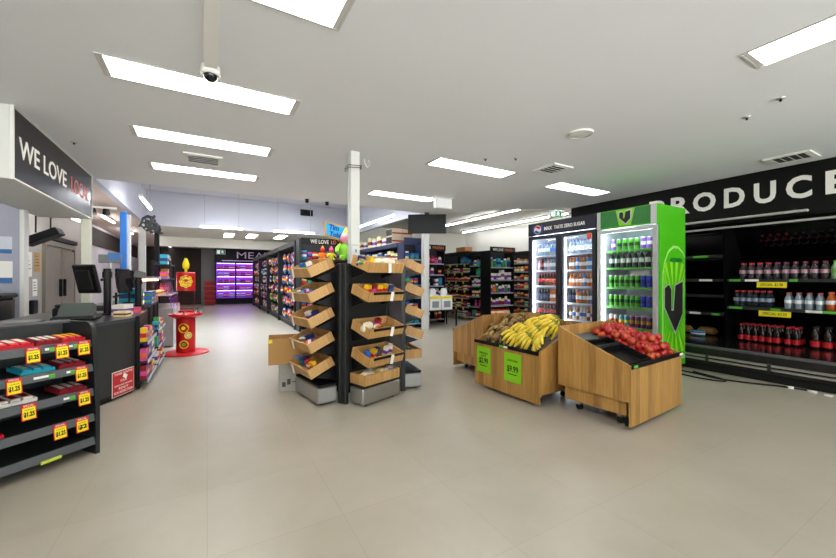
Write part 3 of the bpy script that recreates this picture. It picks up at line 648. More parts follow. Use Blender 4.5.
# lollipop stand
CH = (-.3, 7.0, 0)
ch = thing('lollipop_stand', 'red lollipop display drum with yellow flower emblem on a red base', 'display stand', CH)
part('base_plate', MB().lathe([(0, 0, RED), (.33, 0, RED), (.33, .02, RED), (.3, .03, RED), (0, .03, RED)], 36), ch)
dr = part('drum', MB().lathe([(0, .031, RED), (.135, .031, RED), (.135, .56, RED), (0, .56, RED)], 32), ch)
part('bowl', MB().lathe([(.12, .561, RED), (.16, .57, RED), (.235, .615, RED), (.235, .64, RED), (.21, .63, RED), (.13, .585, RED), (0, .58, RED)], 36), ch)
clear = mat('clear_acrylic', '#ffe9e6', .1, trans=1.0, var=0, ior=1.02)
part('clear_cylinder', MB().lathe([(.125, .59, clear), (.125, 1.01, clear), (.121, 1.01, clear), (.121, .59, clear), (.125, .59, clear)], 32), ch)
part('inner_ring', MB().lathe([(0, .66, RED), (.1, .66, RED), (.1, .69, RED), (0, .69, RED)], 24), ch)
tp = part('top_drum', MB().lathe([(0, 1.011, RED), (.132, 1.011, RED), (.132, 1.3, RED), (.12, 1.31, RED), (0, 1.31, RED)], 32), ch)
def disc_on_drum(parent, ang, z, r, m, rad, scallop=0, name='emblem', inner=None):
    mb = MB(); n = 32; rows = []
    for rr in (rad+.0008, rad+.003):
        rows.append([])
        for k in range(n):
            a = 2*math.pi*k/n; q = r*(1+(.09*math.cos(scallop*a) if scallop else 0))
            th = ang+q*math.cos(a)/rad; rows[-1].append(mb.v((rr*math.cos(th), rr*math.sin(th), z+q*math.sin(a))))
    mb._f(rows[1], m); 
    for k in range(n): mb._f([rows[0][k], rows[0][(k+1) % n], rows[1][(k+1) % n], rows[1][k]], m)
    return part(name, mb, parent)
toc = math.atan2(-CH[1], -CH[0])
e = disc_on_drum(tp, toc, 1.16, .095, YEL, .132, 8)
disc_on_drum(e, toc, 1.16, .075, RED, .1345, 8, 'emblem_ring'); e2 = disc_on_drum(e, toc, 1.16, .07, YEL, .137, 8, 'emblem_centre')
def curved_text(parent, txt, size, z, ang, rad, m, wd):
    mb = MB(); mb.text(txt, size, (0, 0, 0), (1, 0, 0), (0, 1, 0), m, .002, wd)
    for v in mb.bm.verts:
        x, y, q = v.co; th = ang+x/rad; rr = rad+.002+q; v.co = (rr*math.cos(th), rr*math.sin(th), z+y)
    part('lettering', mb, parent)
curved_text(e2, 'Chupa', .055, 1.185, toc, .141, RED, .1); curved_text(e2, 'Chups', .055, 1.135, toc, .141, RED, .1)
for da, z, r, mm in ((-.25, .42, .075, YEL), (.25, .3, .055, YEL), (-.2, .16, .065, YEL)):
    e = disc_on_drum(dr, toc+da, z, r, mm, .135); disc_on_drum(e, toc+da, z, r*.72, (RED, mat('grey_disc', '#b9b4b0', .4), RED)[0 if z > .4 else 1 if z > .2 else 2], .1385, 0, 'emblem_ring'); disc_on_drum(e, toc+da, z, r*.38, YEL if z > .2 else GREEN, .142, 0, 'emblem_centre')
part('finial', MB().lathe([(.02, 1.311, YEL), (.02, 1.35, YEL), (.045, 1.38, YEL), (.05, 1.44, YEL), (.03, 1.5, YEL), (.02, 1.53, YEL), (0, 1.54, YEL)], 16), ch)
for k in range(16):
    a = k*.9; q = .04+.075*((k*7) % 10)/10; ci = k % 7
    put('lollipop', cached(('lolly', ci), lambda: MB().lathe([(0, 0, BRIGHT[ci]), (.012, .004, BRIGHT[ci]), (.015, .014, BRIGHT[ci]), (.01, .026, BRIGHT[ci]), (.002, .029, WCARD), (.002, .07, WCARD), (0, .07, WCARD)], 10).mesh('lollipop')),
        (CH[0]+math.cos(a)*.185, CH[1]+math.sin(a)*.185, .612+.001*k), (.5*math.sin(a), .5*math.cos(a), a), '%s lollipop, %s round the rim of the red display bowl' % (CNAME[ci], ORD[k]), 'lollipop', 'lollipops in the red bowl')

# hot food cabinet and dark shelving past the tills
hf = thing('hot_food_cabinet', 'lit glass hot food cabinet behind the red lollipop stand', 'food cabinet', (-.9, 8.6, 0), 0, None, True)
part('base', MB().box(-1.25, -.52, 7.75, 9.5, .02, .68, mat('cabinet_grey', '#a9a7a8', .4)), hf)
part('back_panel', MB().box(-1.25, -1.2, 7.75, 9.5, .681, 1.2, WPLAS), hf)
part('shelf', MB().box(-1.19, -.56, 7.78, 9.47, .9, .915, STEEL), hf)
part('roof', MB().box(-1.25, -.7, 7.75, 9.5, 1.201, 1.24, STEEL), hf)
part('glass_front', MB().prism([(-.535, 7.76, .682), (-.54, 7.76, .682), (-.715, 7.76, 1.2), (-.71, 7.76, 1.2)], (0, 1.73, 0), clear), hf)
part('heat_lamp', MB().box(-1.1, -.9, 7.85, 9.4, 1.17, 1.195, glow('warm_lamp', '#ffb890', 22)), hf)
for k in range(8):
    put('hot_pie', cached('pie', lambda: MB().lathe([(0, 0, CARTON), (.06, 0, CARTON), (.075, .04, CARTON), (.06, .055, CARTON), (0, .06, CARTON)], 14).mesh('hot_pie')), (-.85, 7.95+.2*k, .917), 0, 'golden pie, %s from the near end in the lit food cabinet' % ORD[k], 'pie', 'pies in the hot food cabinet')
def deep_shelf(x0, x1, y0, y1, h, label, n, m=BLACK, face='x', name='shelf_unit', group=None):
    pass

# goods stacked past the tills
ds = thing('counter_shelf', 'dark shelf unit of colourful goods behind the tills', 'shelf unit', (-1.1, 10.4, 0), 0, None, True)
for y in (10.0, 11.1):
    for x in (-1.05, -.75): part('upright', MB().box(x, x+.03, y, y+.03, 0, 1.62, BLACK), ds)
part('back_panel', MB().box(-1.08, -1.051, 10.0, 11.13, 0, 1.62, BLACK), ds)
for k in range(5): part('shelf', MB().box(-1.05, -.72, 10.031, 11.099, .2+.33*k, .22+.33*k, CHAR), ds)
for k in (2, 3, 4):
    for j in range(5):
        ci = random.randrange(12); put('boxed_goods', carton_mesh(ci, .16, random.choice((.16, .22, .25)), .14), (-.86, 10.17+.2*j, .222+.33*k), R(90), '%s box, %s from the near end, %s on the dark shelf behind the tills' % (CNAME[ci], ORD[j], ('', '', 'lowest row', 'middle row', 'top row')[k]), 'box', 'boxes behind the tills')
bd = thing('drink_tower', 'pink topped clear bottle tower beside the tills', 'display', (-1.0, 7.35, .851)); 
part('tower', MB().lathe([(0, 0, WPLAS), (.05, 0, WPLAS), (.055, .2, BRIGHT[4]), (.07, .3, BRIGHT[4]), (.06, .42, WPLAS), (.0, .45, WPLAS)], 14), bd)
put('boxed_goods', carton_mesh(8, .34, .2, .2), (-1.0, 7.0, .852), R(80), 'teal and yellow carton on the second counter beside the monitor', 'box')
# baskets and mat at the back
for k in range(5):
    t = thing('shopping_basket', '%s red basket of the stack by the meat cabinet, counting from the floor' % ORD[k], 'basket', (.1, 19.2, .002+.225*k), 0, 'stacked red shopping baskets')
    rdk = mat('basket_red', '#8e1016', .5, var=.1)
    m = MB().prism([(-.2,-.14,0),(.2,-.14,0),(.2,.14,0),(-.2,.14,0)], (0,0,.012), rdk); part('basket_floor', m, t)
    part('basket_wall', MB().ring(-.21, .21, -.15, .15, .01, .0125, .17, rdk), t)
    part('rim', MB().ring(-.225, .225, -.165, .165, .014, .171, .2, RED), t)
solid('floor_mat', MB().box(-.5, .2, -1.1, 1.1, 0.001, .012, mat('brown_mat', '#5f5350', .9, var=.1)), 'dark brown floor mat near the red baskets', 'mat', (-.5, 16.6, 0))
struct('trim_5', box1(-.25, .3, 20.05, 20.1, 0, CZ, mat('grey_pillar', '#8c8a88', .6)))
# ------------------------------------------------------------------ meat cabinet
mt = thing('meat_cabinet', 'tall purple lit meat cabinet at the end of the aisle', 'fridge', (1.2, 19.6, 0), 0, None, True)
part('header', MB().box(.3, 3.2, 19.7, 20.09, 1.98, 2.648, BLACK), mt)
part('lettering', MB().text('MEAT', .46, (2.02, 19.695, 2.34), (1,0,0), (0,0,1), WCARD, .006, 1.6), mt, 'white lettering')
part('lamp_rail', MB().box(.6, 3.0, 19.66, 19.695, 2.06, 2.1, WPLAS), mt)
for x in (.3, 3.14): part('side_panel', MB().box(x, x+.06, 19.5, 20.09, .02, 1.979, BLACK), mt)
part('base', MB().box(.361, 3.139, 19.45, 20.09, .02, .28, BLACK), mt)
part('back_panel', MB().box(.361, 3.139, 20.04, 20.09, .281, 1.979, mat('cabinet_purple_glow', '#8a50c8', .5, emit='#8438e0', es=.7)), mt)  # panel glows by itself, standing in for purple light falling on it
PUR = glow('purple_tube', '#c090ff', 8)
for k in range(5):
    z = .35+.33*k
    s = part('shelf', MB().box(.361, 3.139, 19.6, 20.03, z, z+.02, CHAR), mt)
    part('light_tube', MB().box(.4, 3.1, 19.6, 19.63, z+.285 if k < 4 else 1.93, z+.305 if k < 4 else 1.95, PUR), s)
for x in (1.18, 2.02, 2.9): part('door_frame', MB().box(x-.03, x+.03, 19.5, 19.55, .281, 1.979, BLACK), mt)
for k in range(5):
    for j in range(10):
        ci = random.choice((0, 9, 7, 4)); put('meat_tray', carton_mesh(ci, .2, .14, .12), (.55+.24*j, 19.8, .372+.33*k), 0, '%s meat tray, %s across, %s shelf up in the purple cabinet' % (CNAME[ci], ORD[j], ORD[k]), 'meat tray', 'trays in the meat cabinet')

# ------------------------------------------------------------------ long toy gondola
GX = 1.8
PEG = mat('peg_metal', '#5d6166', .4, var=.05)
gy0 = 8.95; BL_ = 2.28
gd = thing('gondola_shelving', 'long dark gondola of hanging toys and packets down the checkout aisle', 'gondola', (GX+.55, 13.5, 0), 0, None, True)
part('core_panel', MB().box(GX+.42, GX+.5, gy0+.05, gy0+4*BL_, .02, 2.1, mat('gondola_back', '#26282c', .6, var=.08)), gd)
for k in range(5): part('upright', MB().box(GX-.02, GX+.41, gy0+BL_*k-.03, gy0+BL_*k+.03, .0, 2.12, CHAR), gd)
for k in range(4):
    y0 = gy0+BL_*k+.031; y1 = gy0+BL_*(k+1)-.031
    part('base_shelf', MB().box(GX, GX+.419, y0, y1, .12, .15, CHAR), gd)
    part('kick_plate', MB().box(GX+.04, GX+.06, y0, y1, .0, .119, BLACK), gd)
    part('canopy', MB().box(GX-.01, GX+.419, y0, y1, 2.0, 2.12, mat('gondola_header', '#3a3733', .6)), gd)
    for r in range(6): part('peg_rail', MB().box(GX+.36, GX+.4, y0, y1, .44+.29*r, .455+.29*r, PEG), gd)
names_b = ('first', 'second', 'third', 'fourth')
for b in range(4):
    nj = (15, 13, 10, 9)[b]
    for r in range(6):
        for j in range(nj):
            ci = random.randrange(12) if random.random() > .25 else (2, 11, 7, 0)[b]
            wd = random.choice((.11, .125, .14)) if b == 0 else random.choice((.14, .16, .18)); h = random.choice((.22, .25, .275)); dd = random.choice((.05, .07))
            y = gy0+BL_*b+.14+j*(BL_-.28)/(nj-1)
            put('toy_packet', packet_mesh(ci, wd, h, dd), (GX+.06+random.uniform(0, .1), y, .455+.29*r-h if r else .152), R(90)+random.uniform(-.2, .2),
                '%s hanging packet, %s along, %s row up, %s bay of the toy gondola' % (CNAME[ci], ORD[j], ORD[r], names_b[b]), 'packet', 'packets on the toy gondola side')
# its end facing the camera
ec = thing('gondola_end', 'end of the toy gondola with the black welcome header', 'gondola end', (2.4, 8.7, 0), 0, None, True)
part('back_panel', MB().box(1.82, 2.98, 8.84, 8.9, .02, 2.12, mat('gondola_back', '#26282c', .6, var=.08)), ec)
for x in (1.8, 2.96): part('upright', MB().box(x, x+.04, 8.5, 8.839, 0, 2.12, CHAR), ec)
hd = part('header', MB().box(1.842, 2.958, 8.48, 8.52, 1.98, 2.14, BLACK), ec)
part('lettering', MB().text('WE LOVE', .13, (2.05, 8.477, 2.06), (1,0,0), (0,0,1), WCARD, .003, .42, 'LEFT', .001), hd, 'white lettering')
part('lettering', MB().text('LOCAL', .13, (2.53, 8.477, 2.06), (1,0,0), (0,0,1), mat('coral_letter', '#d8786e', .5), .003, .3, 'LEFT', .001), hd, 'coral lettering')
for k in range(6):
    z = .12+.3*k; part('shelf', MB().box(1.842, 2.958, 8.5, 8.839, z, z+.025, CHAR), ec)
for k in range(6):
    for j in range(8):
        ci = (4, 2, 6, 0, 4, 8, 1, 4)[(j*3+k) % 8]; wd = random.choice((.1, .12)); h = random.choice((.17, .2, .24))
        put('toy_bag', packet_mesh(ci, wd, h, .08), (1.93+.135*j, 8.62+random.uniform(-.06, .06), .147+.3*k), random.uniform(-.3, .3), '%s toy bag, %s across, %s shelf up, on the end under the welcome header' % (CNAME[ci], ORD[j], ORD[k]), 'toy bag', 'packets on the toy gondola end')
# hand lettered sign and toys beside the column
t = thing('hand_lettered_sign', 'blue hand lettered board with yellow edge above the toys', 'sign', (2.66, 8.38, 2.12))
part('board', MB().prism([(-.32,.0,.42),(-.3,.0,.1),(-.16,.0,.03),(.25,.0,-.06),(.34,.0,.3)], (0, .02, 0), mat('sign_mustard', '#c8922a', .6)), t)
m = MB().prism([(-.285,-.004,.385),(-.265,-.004,.12),(-.14,-.004,.065),(.225,-.004,-.015),(.3,-.004,.275)], (0, .003, 0), mat('sign_sky', '#25a9e0', .6))
fc = part('face', m, t)
navy = mat('sign_navy', '#1c2f86', .6)
part('lettering', MB().text('Tim', .17, (-.09, -.006, .275), (.99,0,-.14), (.14,0,.99), navy, .002, .24, bold=.006), fc); part('lettering', MB().text('Tobin', .15, (-.03, -.006, .11), (.99,0,-.14), (.14,0,.99), navy, .002, .34, bold=.006), fc)
part('stand_rod', MB().box(-.02, .0, .025, .045, -.1, .3, BLACK), t)
def plush(loc, cs, label, s=1.0):
    a = [mat('plush_'+c.lstrip('#'), c, .95, var=.15, scale=60, bump=.3) for c in cs]
    t = thing('plush_toy', label, 'soft toy', loc, 0, 'soft toys on the gondola end')
    def ball(c, r, m, sq=1.0):
        mb = MB(); pr = [(r*math.sin(math.pi*i/8)*1.0, c[2]-r*sq*math.cos(math.pi*i/8), m) for i in range(9)]; pr[0] = (0, pr[0][1], m); pr[-1] = (0, pr[-1][1], m)
        return mb.lathe([(p[0], p[1]-0, p[2]) for p in pr], 14, (c[0], c[1], 0))
    part('body', ball((0, 0, .16*s), .11*s, a[0], 1.4), t); part('head', ball((0.01*s, -.02*s, .39*s), .095*s, a[1]), t)
    for sx in (-1, 1):
        part('leg', MB().tube([(sx*.05*s, -.02*s, .08*s), (sx*.08*s, -.09*s, .045*s), (sx*.09*s, -.17*s, .04*s)], [.05*s, .048*s, .04*s], a[0], 10), t)
        part('arm', MB().tube([(sx*.08*s, 0, .26*s), (sx*.15*s, -.05*s, .2*s), (sx*.17*s, -.1*s, .14*s)], [.04*s, .038*s, .03*s], a[0], 10), t)
    part('hat', MB().lathe([(0, .455*s, a[2]), (.06*s, .455*s, a[2]), (.05*s, .49*s, a[2]), (.015*s, .55*s, a[2]), (0, .56*s, a[2])], 12, (0.01*s, -.02*s, 0)), t)
    return t
ts = thing('toy_shelf', 'small black stand of soft toys against the white column', 'stand', (2.86, 8.24, 0), 0)
part('top', MB().box(-.75, .2, -.15, .15, 1.6, 1.625, BLACK), ts); 
for x in (-.73, .17): part('leg', MB().box(x, x+.02, -.02, .02, 0, 1.599, BLACK), ts)
plush((2.79, 8.26, 1.627), ('#8cc83a', '#e89aa8', '#e8d23a'), 'bright green soft toy with pink head by the white column', 1.35)
plush((2.47, 8.3, 1.627), ('#d9cf2e', '#e0567c', '#e0567c'), 'small yellow soft toy beside the green one', .6)
plush((2.62, 8.5-.3+.02, 1.93) if False else (2.36, 8.3, 1.75) if 0 else (2.27, 8.3, 1.627), ('#ef7a1d', '#cf2a22', '#ef8a1d'), 'orange and red soft toy under the blue lettered board', .6)

PSTR = mat('pale_price_strip', '#9ba0a2', .45, var=.1, scale=14)
# ------------------------------------------------------------------ generic deep gondola
def shelving(name, label, x0, x1, y0, y1, h, rows, face, m, cat='gondola', header=None, hm=BLACK):
    # face 'x-' : open towards -X ; 'y-' : open towards -Y
    t = thing(name, label, cat, ((x0+x1)/2, (y0+y1)/2, 0), 0, None, True)
    zs = [.1+(h-.22)*k/rows for k in range(rows)]
    if face == 'x-':
        part('back_panel', MB().box(x1-.04, x1, y0, y1, .02, h, mat('gondola_back', '#26282c', .6, var=.08)), t)
        n = max(1, round((y1-y0)/1.2))
        for k in range(n+1): part('upright', MB().box(x1-.12, x1-.041, y0+(y1-y0-.05)*k/n, y0+(y1-y0-.05)*k/n+.05, 0, h, m), t)
        for z in zs:
            s = part('shelf', MB().box(x0+.012, x1-.121, y0+.002, y1-.002, z, z+.02, m), t); part('price_strip', MB().box(x0, x0+.011, y0+.002, y1-.002, z-.012, z+.022, PSTR), s)
        part('canopy', MB().box(x0, x1-.121, y0, y1, h-.1, h, hm), t)
    else:
        part('back_panel', MB().box(x0, x1, y1-.04, y1, .02, h, mat('gondola_back', '#26282c', .6, var=.08)), t)
        for x in (x0, x1-.04): part('upright', MB().box(x, x+.04, y0, y1-.041, 0, h, m), t)
        for z in zs:
            s = part('shelf', MB().box(x0+.041, x1-.041, y0+.012, y1-.041, z, z+.02, m), t); part('price_strip', MB().box(x0+.041, x1-.041, y0, y0+.011, z-.012, z+.022, PSTR), s)
        hh = part('header', MB().box(x0, x1, y0-.03, y0-.001, h-.06, h+.1, hm), t)
        if header:
            wd = x1-x0
            part('lettering', MB().text('WE LOVE', .1, (x0+.08, y0-.032, h+.02), (1,0,0), (0,0,1), WCARD, .003, wd*.42, 'LEFT', .001), hh, 'white lettering')
            part('lettering', MB().text(header, .1, (x0+.08+wd*.48, y0-.032, h+.02), (1,0,0), (0,0,1), mat('orange_letter', '#d0703c', .5), .003, wd*.36, 'LEFT', .001), hh, 'orange lettering')
    return zs
def fill(zs, face, front, a0, a1, n, kinds, name, where, cat, group, palette, hmax=.24, skip=0.0, two=False):
    for r, z in enumerate(zs):
        for j in range(n):
            if random.random() < skip: continue
            k = random.choice(kinds); ci = palette[r % len(palette)][random.randrange(len(palette[r % len(palette)]))]
            wd = (a1-a0)/n*.82; a = a0+(a1-a0)*(j+.5)/n; h = random.uniform(.6, 1)*hmax
            h = round(h/.03)*.03
            if k == 'carton': me = carton_mesh(ci, round(wd, 2), h, .1)
            elif k == 'jar': me = jar_mesh(ci, round(wd/2, 3), h)
            else: me = packet_mesh(ci, round(wd, 2), h, .07)
            loc = (front+.1, a, z+.024) if face == 'x-' else (a, front+.1, z+.024)
            put(name, me, loc, R(90) if face == 'x-' else 0, '%s %s, %s along, %s shelf up, %s' % (CNAME[ci], cat, ORD[j], ORD[r], where), cat, group)
PSTR = mat('pale_price_strip', '#9ba0a2', .45, var=.1, scale=14)
NAVY = mat('navy_metal', '#232b52', .5, var=.06)
zs = shelving('gondola_shelving', 'navy blue gondola behind the bread stands', 4.1, 4.62, 8.15, 11.3, 2.1, 6, 'x-', NAVY, hm=NAVY)
fill(zs, 'x-', 4.1, 8.2, 11.2, 14, ('carton', 'jar'), 'grocery_pack', 'navy gondola', 'pack', 'packs on the navy gondola', [(2, 11, 5, 7), (7, 10, 2), (8, 2, 5), (0, 1, 7)])
zs = shelving('gondola_end', 'navy gondola end with packs facing the camera', 4.1, 4.62, 7.78, 8.13, 2.1, 6, 'y-', NAVY, 'gondola end', None, NAVY)
fill(zs, 'y-', 7.78, 4.16, 4.56, 3, ('carton', 'packet'), 'grocery_pack', 'navy gondola end', 'pack', 'packs on the navy gondola end', [(8, 7, 5), (2, 7)])
for k in range(4):
    i, j = k % 2, k//2
    t = thing('stacked_carton', '%s carton, %s of the banded pile on navy gondola' % (('cream', 'cream', 'black and cream', 'black and cream')[k], ('lower one, aisle side,', 'lower one, wall side,', 'upper one, aisle side,', 'upper one, wall side,')[k]), 'carton', (4.24+.3*i, 8.6, 2.105+.2*j), 0, 'cartons on the navy gondola')
    part('box', MB().box(-.145, .145, -.18, .18, 0, .195, mat('carton_cream', '#c9b79c', .7)), t); part('band', MB().box(-.146, .1465, -.1815, -.1805, .06, .1, mat('carton_red', '#9b2f2c', .7)), t); part('end_print', MB().box(-.1475, -.1465, -.17, .17, .02, .18, BLACK), t)
for k in range(7):
    put('stacked_carton', carton_mesh((7, 10, 7, 10, 7, 10, 7)[k], .22, (.2, .28, .24, .3, .2, .26, .22)[k], .3), (4.3, 9.05+.34*k, 2.102), R(90), 'pale carton on top of the navy gondola, %s behind the black pile' % ORD[k], 'carton', 'pale cartons on the navy gondola')
zs = shelving('gondola_end', 'black gondola end with orange lettered header behind the television column', 4.68, 5.65, 8.3, 8.7, 2.02, 6, 'y-', BLACK, 'gondola end', 'FRESH')
fill(zs, 'y-', 8.3, 4.74, 5.6, 7, ('carton', 'jar', 'packet'), 'grocery_pack', 'gondola end behind the television', 'pack', 'packs on the gondola end behind the television', [(7, 9, 10), (0, 9, 7), (3, 7, 5), (2, 7)], skip=.1)
zs = shelving('gondola_shelving', 'black gondola hidden behind the television gondola end', 4.68, 5.4, 8.72, 11.2, 2.0, 6, 'x-', BLACK)
zs = shelving('gondola_shelving', 'black gondola side with red packets under yellow tags', 6.62, 7.05, 8.5, 10.4, 2.02, 7, 'x-', BLACK)
fill(zs[:6], 'x-', 6.62, 8.56, 10.34, 12, ('packet', 'carton'), 'grocery_pack', 'black gondola with yellow tags', 'pack', 'packs on the black gondola with yellow tags', [(10, 7, 9), (9, 0, 10), (9, 0), (0, 9, 7), (0, 9), (7, 9, 10)], .15)
fill(zs[6:], 'x-', 6.62, 8.56, 8.98, 3, ('carton',), 'blue_carton', 'black gondola with yellow tags', 'carton', 'blue cartons on the top shelf', [(2,)], .2)
ptag = MB().box(-.004, 0, -.035, .035, -.075, 0, YEL).mesh('price_tag'); gt = [o for o in bpy.data.objects if o.get('label') == 'black gondola side with red packets under yellow tags'][0]
shs = sorted([c for c in gt.children if c.name.startswith('shelf')], key=lambda c: c.bound_box[0][2])
for r, z in enumerate(zs):
    for j in range(5):
        o = bpy.data.objects.new('price_tag', ptag); C.objects.link(o); o.parent = shs[r]; o.location = (6.618-gt.location.x, 8.7+.37*j+.06*(r % 3)-gt.location.y, z+.002); o['label'] = 'yellow price tag'
zs = shelving('gondola_end', 'black gondola end with detergent bottles beside the blue drinks fridge', 6.64, 7.54, 7.6, 8.0, 1.98, 5, 'y-', BLACK, 'gondola end', 'FRESH')
fill(zs[3:], 'y-', 7.6, 6.7, 7.48, 6, ('carton', 'jar'), 'grocery_pack', 'gondola end beside the blue fridge', 'pack', 'packs on the gondola end by the fridge', [(5, 7, 0, 7), (2, 8, 2, 7)], .28)
fill(zs[1:3], 'y-', 7.6, 6.7, 7.48, 7, ('jar',), 'grocery_pack', 'middle of the gondola end beside the blue fridge', 'pack', 'packs on the gondola end by the fridge', [(7, 10, 7), (4, 2, 7, 7)], .26)
for j in range(4):
    put('red_bag', packet_mesh(0, .2, .27, .16), (6.8+.19*j, 7.72, zs[0]+.022), .1*j, 'red bag, %s along the lowest shelf of the gondola end by the fridge' % ORD[j], 'bag', 'red bags on the lowest shelf')
zs = shelving('gondola_shelving', 'black gondola bay joining the detergent end to the longer side', 6.62, 7.05, 8.02, 8.46, 1.98, 6, 'x-', BLACK)
fill(zs, 'x-', 6.62, 8.06, 8.42, 4, ('jar', 'carton'), 'grocery_pack', 'short bay beside the detergents', 'pack', 'packs in the short bay', [(0, 5), (9, 10), (7, 10), (7,), (5,), (5, 7)], .2, .2)
zs = shelving('wall_shelving', 'tall black wall shelves of jars beyond the blue drinks fridge', 8.35, 8.9, 6.9, 9.6, 2.05, 7, 'x-', BLACK, 'wall shelves')
fill(zs, 'x-', 8.35, 7.0, 9.5, 16, ('jar', 'packet'), 'grocery_jar', 'wall shelves beyond the blue fridge', 'jar', 'jars on the wall shelves', [(10, 1, 7), (1, 10), (3, 0, 9), (1, 3, 10), (0, 3, 1), (0, 9, 3), (0, 3)], .2)
zs = shelving('wall_shelving', 'low black shelves along the cream back wall', 5.5, 8.2, 11.2, 11.68, 1.95, 6, 'y-', BLACK, 'wall shelves')
fill(zs, 'y-', 11.2, 5.6, 8.1, 16, ('packet', 'jar'), 'grocery_jar', 'shelves along the cream back wall', 'jar', 'jars on the back wall shelves', [(7, 9, 1)], .2)
for x, y, z, lab in ((6.83, 9.0, 2.025, 'brown carton on top of the black gondola'), (8.6, 7.4, 2.052, 'brown carton on top of the wall shelves')):
    put('stacked_carton', cached('browncarton', lambda: MB().box(-.14, .14, -.22, .22, 0, .14, mat('carton_brown', '#a8703a', .7)).mesh('carton')), (x, y, z), 0, lab, 'carton')
# appliance boxes at the television gondola
for k, (x, y, z) in enumerate(((4.95, 7.85, .42), (5.3, 7.85, .42))):
    t = thing('appliance_box', 'white appliance box with yellow band, %s on the low table' % ('nearer the column' if k == 0 else 'farther from the column'), 'box', (x, y, z), 0, 'appliance boxes')
    part('box', MB().box(-.16, .16, -.16, .16, 0, .36, WCARD), t); part('band', MB().box(-.161, .161, -.1615, -.1605, .28, .34, YEL), t); part('picture', MB().box(-.1, .1, -.1615, -.1605, .06, .22, mat('grey_print', '#8d949c', .5)), t)
    t2 = thing('kettle', 'white and grey kettle on the appliance box %s' % ('nearer the column' if k == 0 else 'farther from the column'), 'kettle', (x, y, z+.362), 0, 'kettles')
    part('body', MB().lathe([(0, 0, WPLAS), (.1, 0, WPLAS), (.09, .12, WPLAS), (.06, .18, CHAR), (0, .2, CHAR)], 16), t2); part('handle', MB().tube([(.08, 0, .16), (.15, 0, .14), (.15, 0, .05), (.09, 0, .03)], .012, CHAR, 8), t2)
t = thing('low_table', 'black low table holding the appliance boxes', 'table', (5.12, 7.85, 0)); part('top', MB().box(-.45, .45, -.25, .25, .39, .418, BLACK), t)
for sx in (-1, 1):
    for sy in (-1, 1): part('leg', MB().box(sx*.42-.015, sx*.42+.015, sy*.22-.015, sy*.22+.015, 0, .389, BLACK), t)
# television
t = thing('hanging_television', 'black television hanging from the ceiling in front of the white column', 'television', (4.12, 6.75, 2.385), R(-31))
part('housing', MB().box(-.41, .41, -.03, .03, -.2, .21, BLACK, .01), t); part('screen', MB().box(-.39, .39, -.0335, -.0305, -.175, .19, mat('tv_glass', '#12181b', .45, var=.02, spec=.3)), t)
part('bracket', MB().box(-.05, .05, .031, .07, -.05, .264, CHAR), t)

# ------------------------------------------------------------------ bread stands round the column
PERF = mat('perforated_black', '#0e0f10', .5, var=.2, scale=90)
def bread_stand(loc, rz, label, hw=.31):
    t = thing('bread_stand', label, 'display stand', loc, rz, 'black bread stands round the white column')
    part('back_panel', MB().box(-hw+.02, hw-.02, -.005, .01, .1, 1.33, PERF), t)
    for s in (-1, 1): part('post', MB().box(s*hw-.0195, s*hw+.0195, -.02, .03, 0.0, 1.35, CHAR, .004), t)
    part('top_bar', MB().box(-hw+.02, hw-.02, -.015, .02, 1.331, 1.35, CHAR), t)
    for s in (-1, 1): part('foot', MB().lathe([(0, 0, BLACK), (.02, 0, BLACK), (.02, .018, BLACK), (0, .018, BLACK)], 10, (s*(hw-.09), -.17, 0)), t)
    b = part('base_box', MB().box(-hw+.025, hw-.025, -.225, -.022, .019, .172, STEEL, .012), t, 'brushed steel base box')
    part('base_top', MB().box(-hw+.03, hw-.03, -.22, -.027, .1725, .195, BLACK, .004), t)
    return t
def bracket(t, z):
    for s in (-1, 1): part('bracket', MB().prism([(s*.19, -.0065, z-.05), (s*.19, -.0065, z+.075), (s*.19, -.2, z-.0)], (s*.012, 0, 0), BLACK), t)
def tray_local(w_, d, h, tag, strip):
    pass
def tray_parts(t, w_=.5, d=.26, h=.095, strip=False, tag=None):
    k = .013
    part('tray_floor', MB().box(-w_/2, w_/2, 0, d, 0, k, TRAYW), t)
    fr = part('front_panel', MB().box(-w_/2, w_/2, 0, k, k+.0005, h, TRAYW), t)
    part('back_panel', MB().box(-w_/2, w_/2, d-k, d, k+.0005, h, TRAYW), t)
    for s in (-1, 1): part('side_panel', MB().box(s*w_/2-(k if s > 0 else 0), s*w_/2+(k if s < 0 else 0), k+.0005, d-k-.0005, k+.0005, h, TRAYW), t)
    if strip: part('label_strip', MB().box(-w_/2+.05, w_/2-.0, -.006, -.0005, h-.026, h-.001, BLACK), fr, 'black label strip')
    if tag is not None:
        m = MB(); m.M = Matrix.Translation((tag, -.0075, h-.004)) @ Matrix.Rotation(R(-14), 4, 'X') @ Matrix.Rotation(R(12 if strip else -4), 4, 'Y')
        m.box(-.02, .02, -.002, 0, -.085, .005, WCARD); part('price_tag', m, fr, 'white paper price tag')
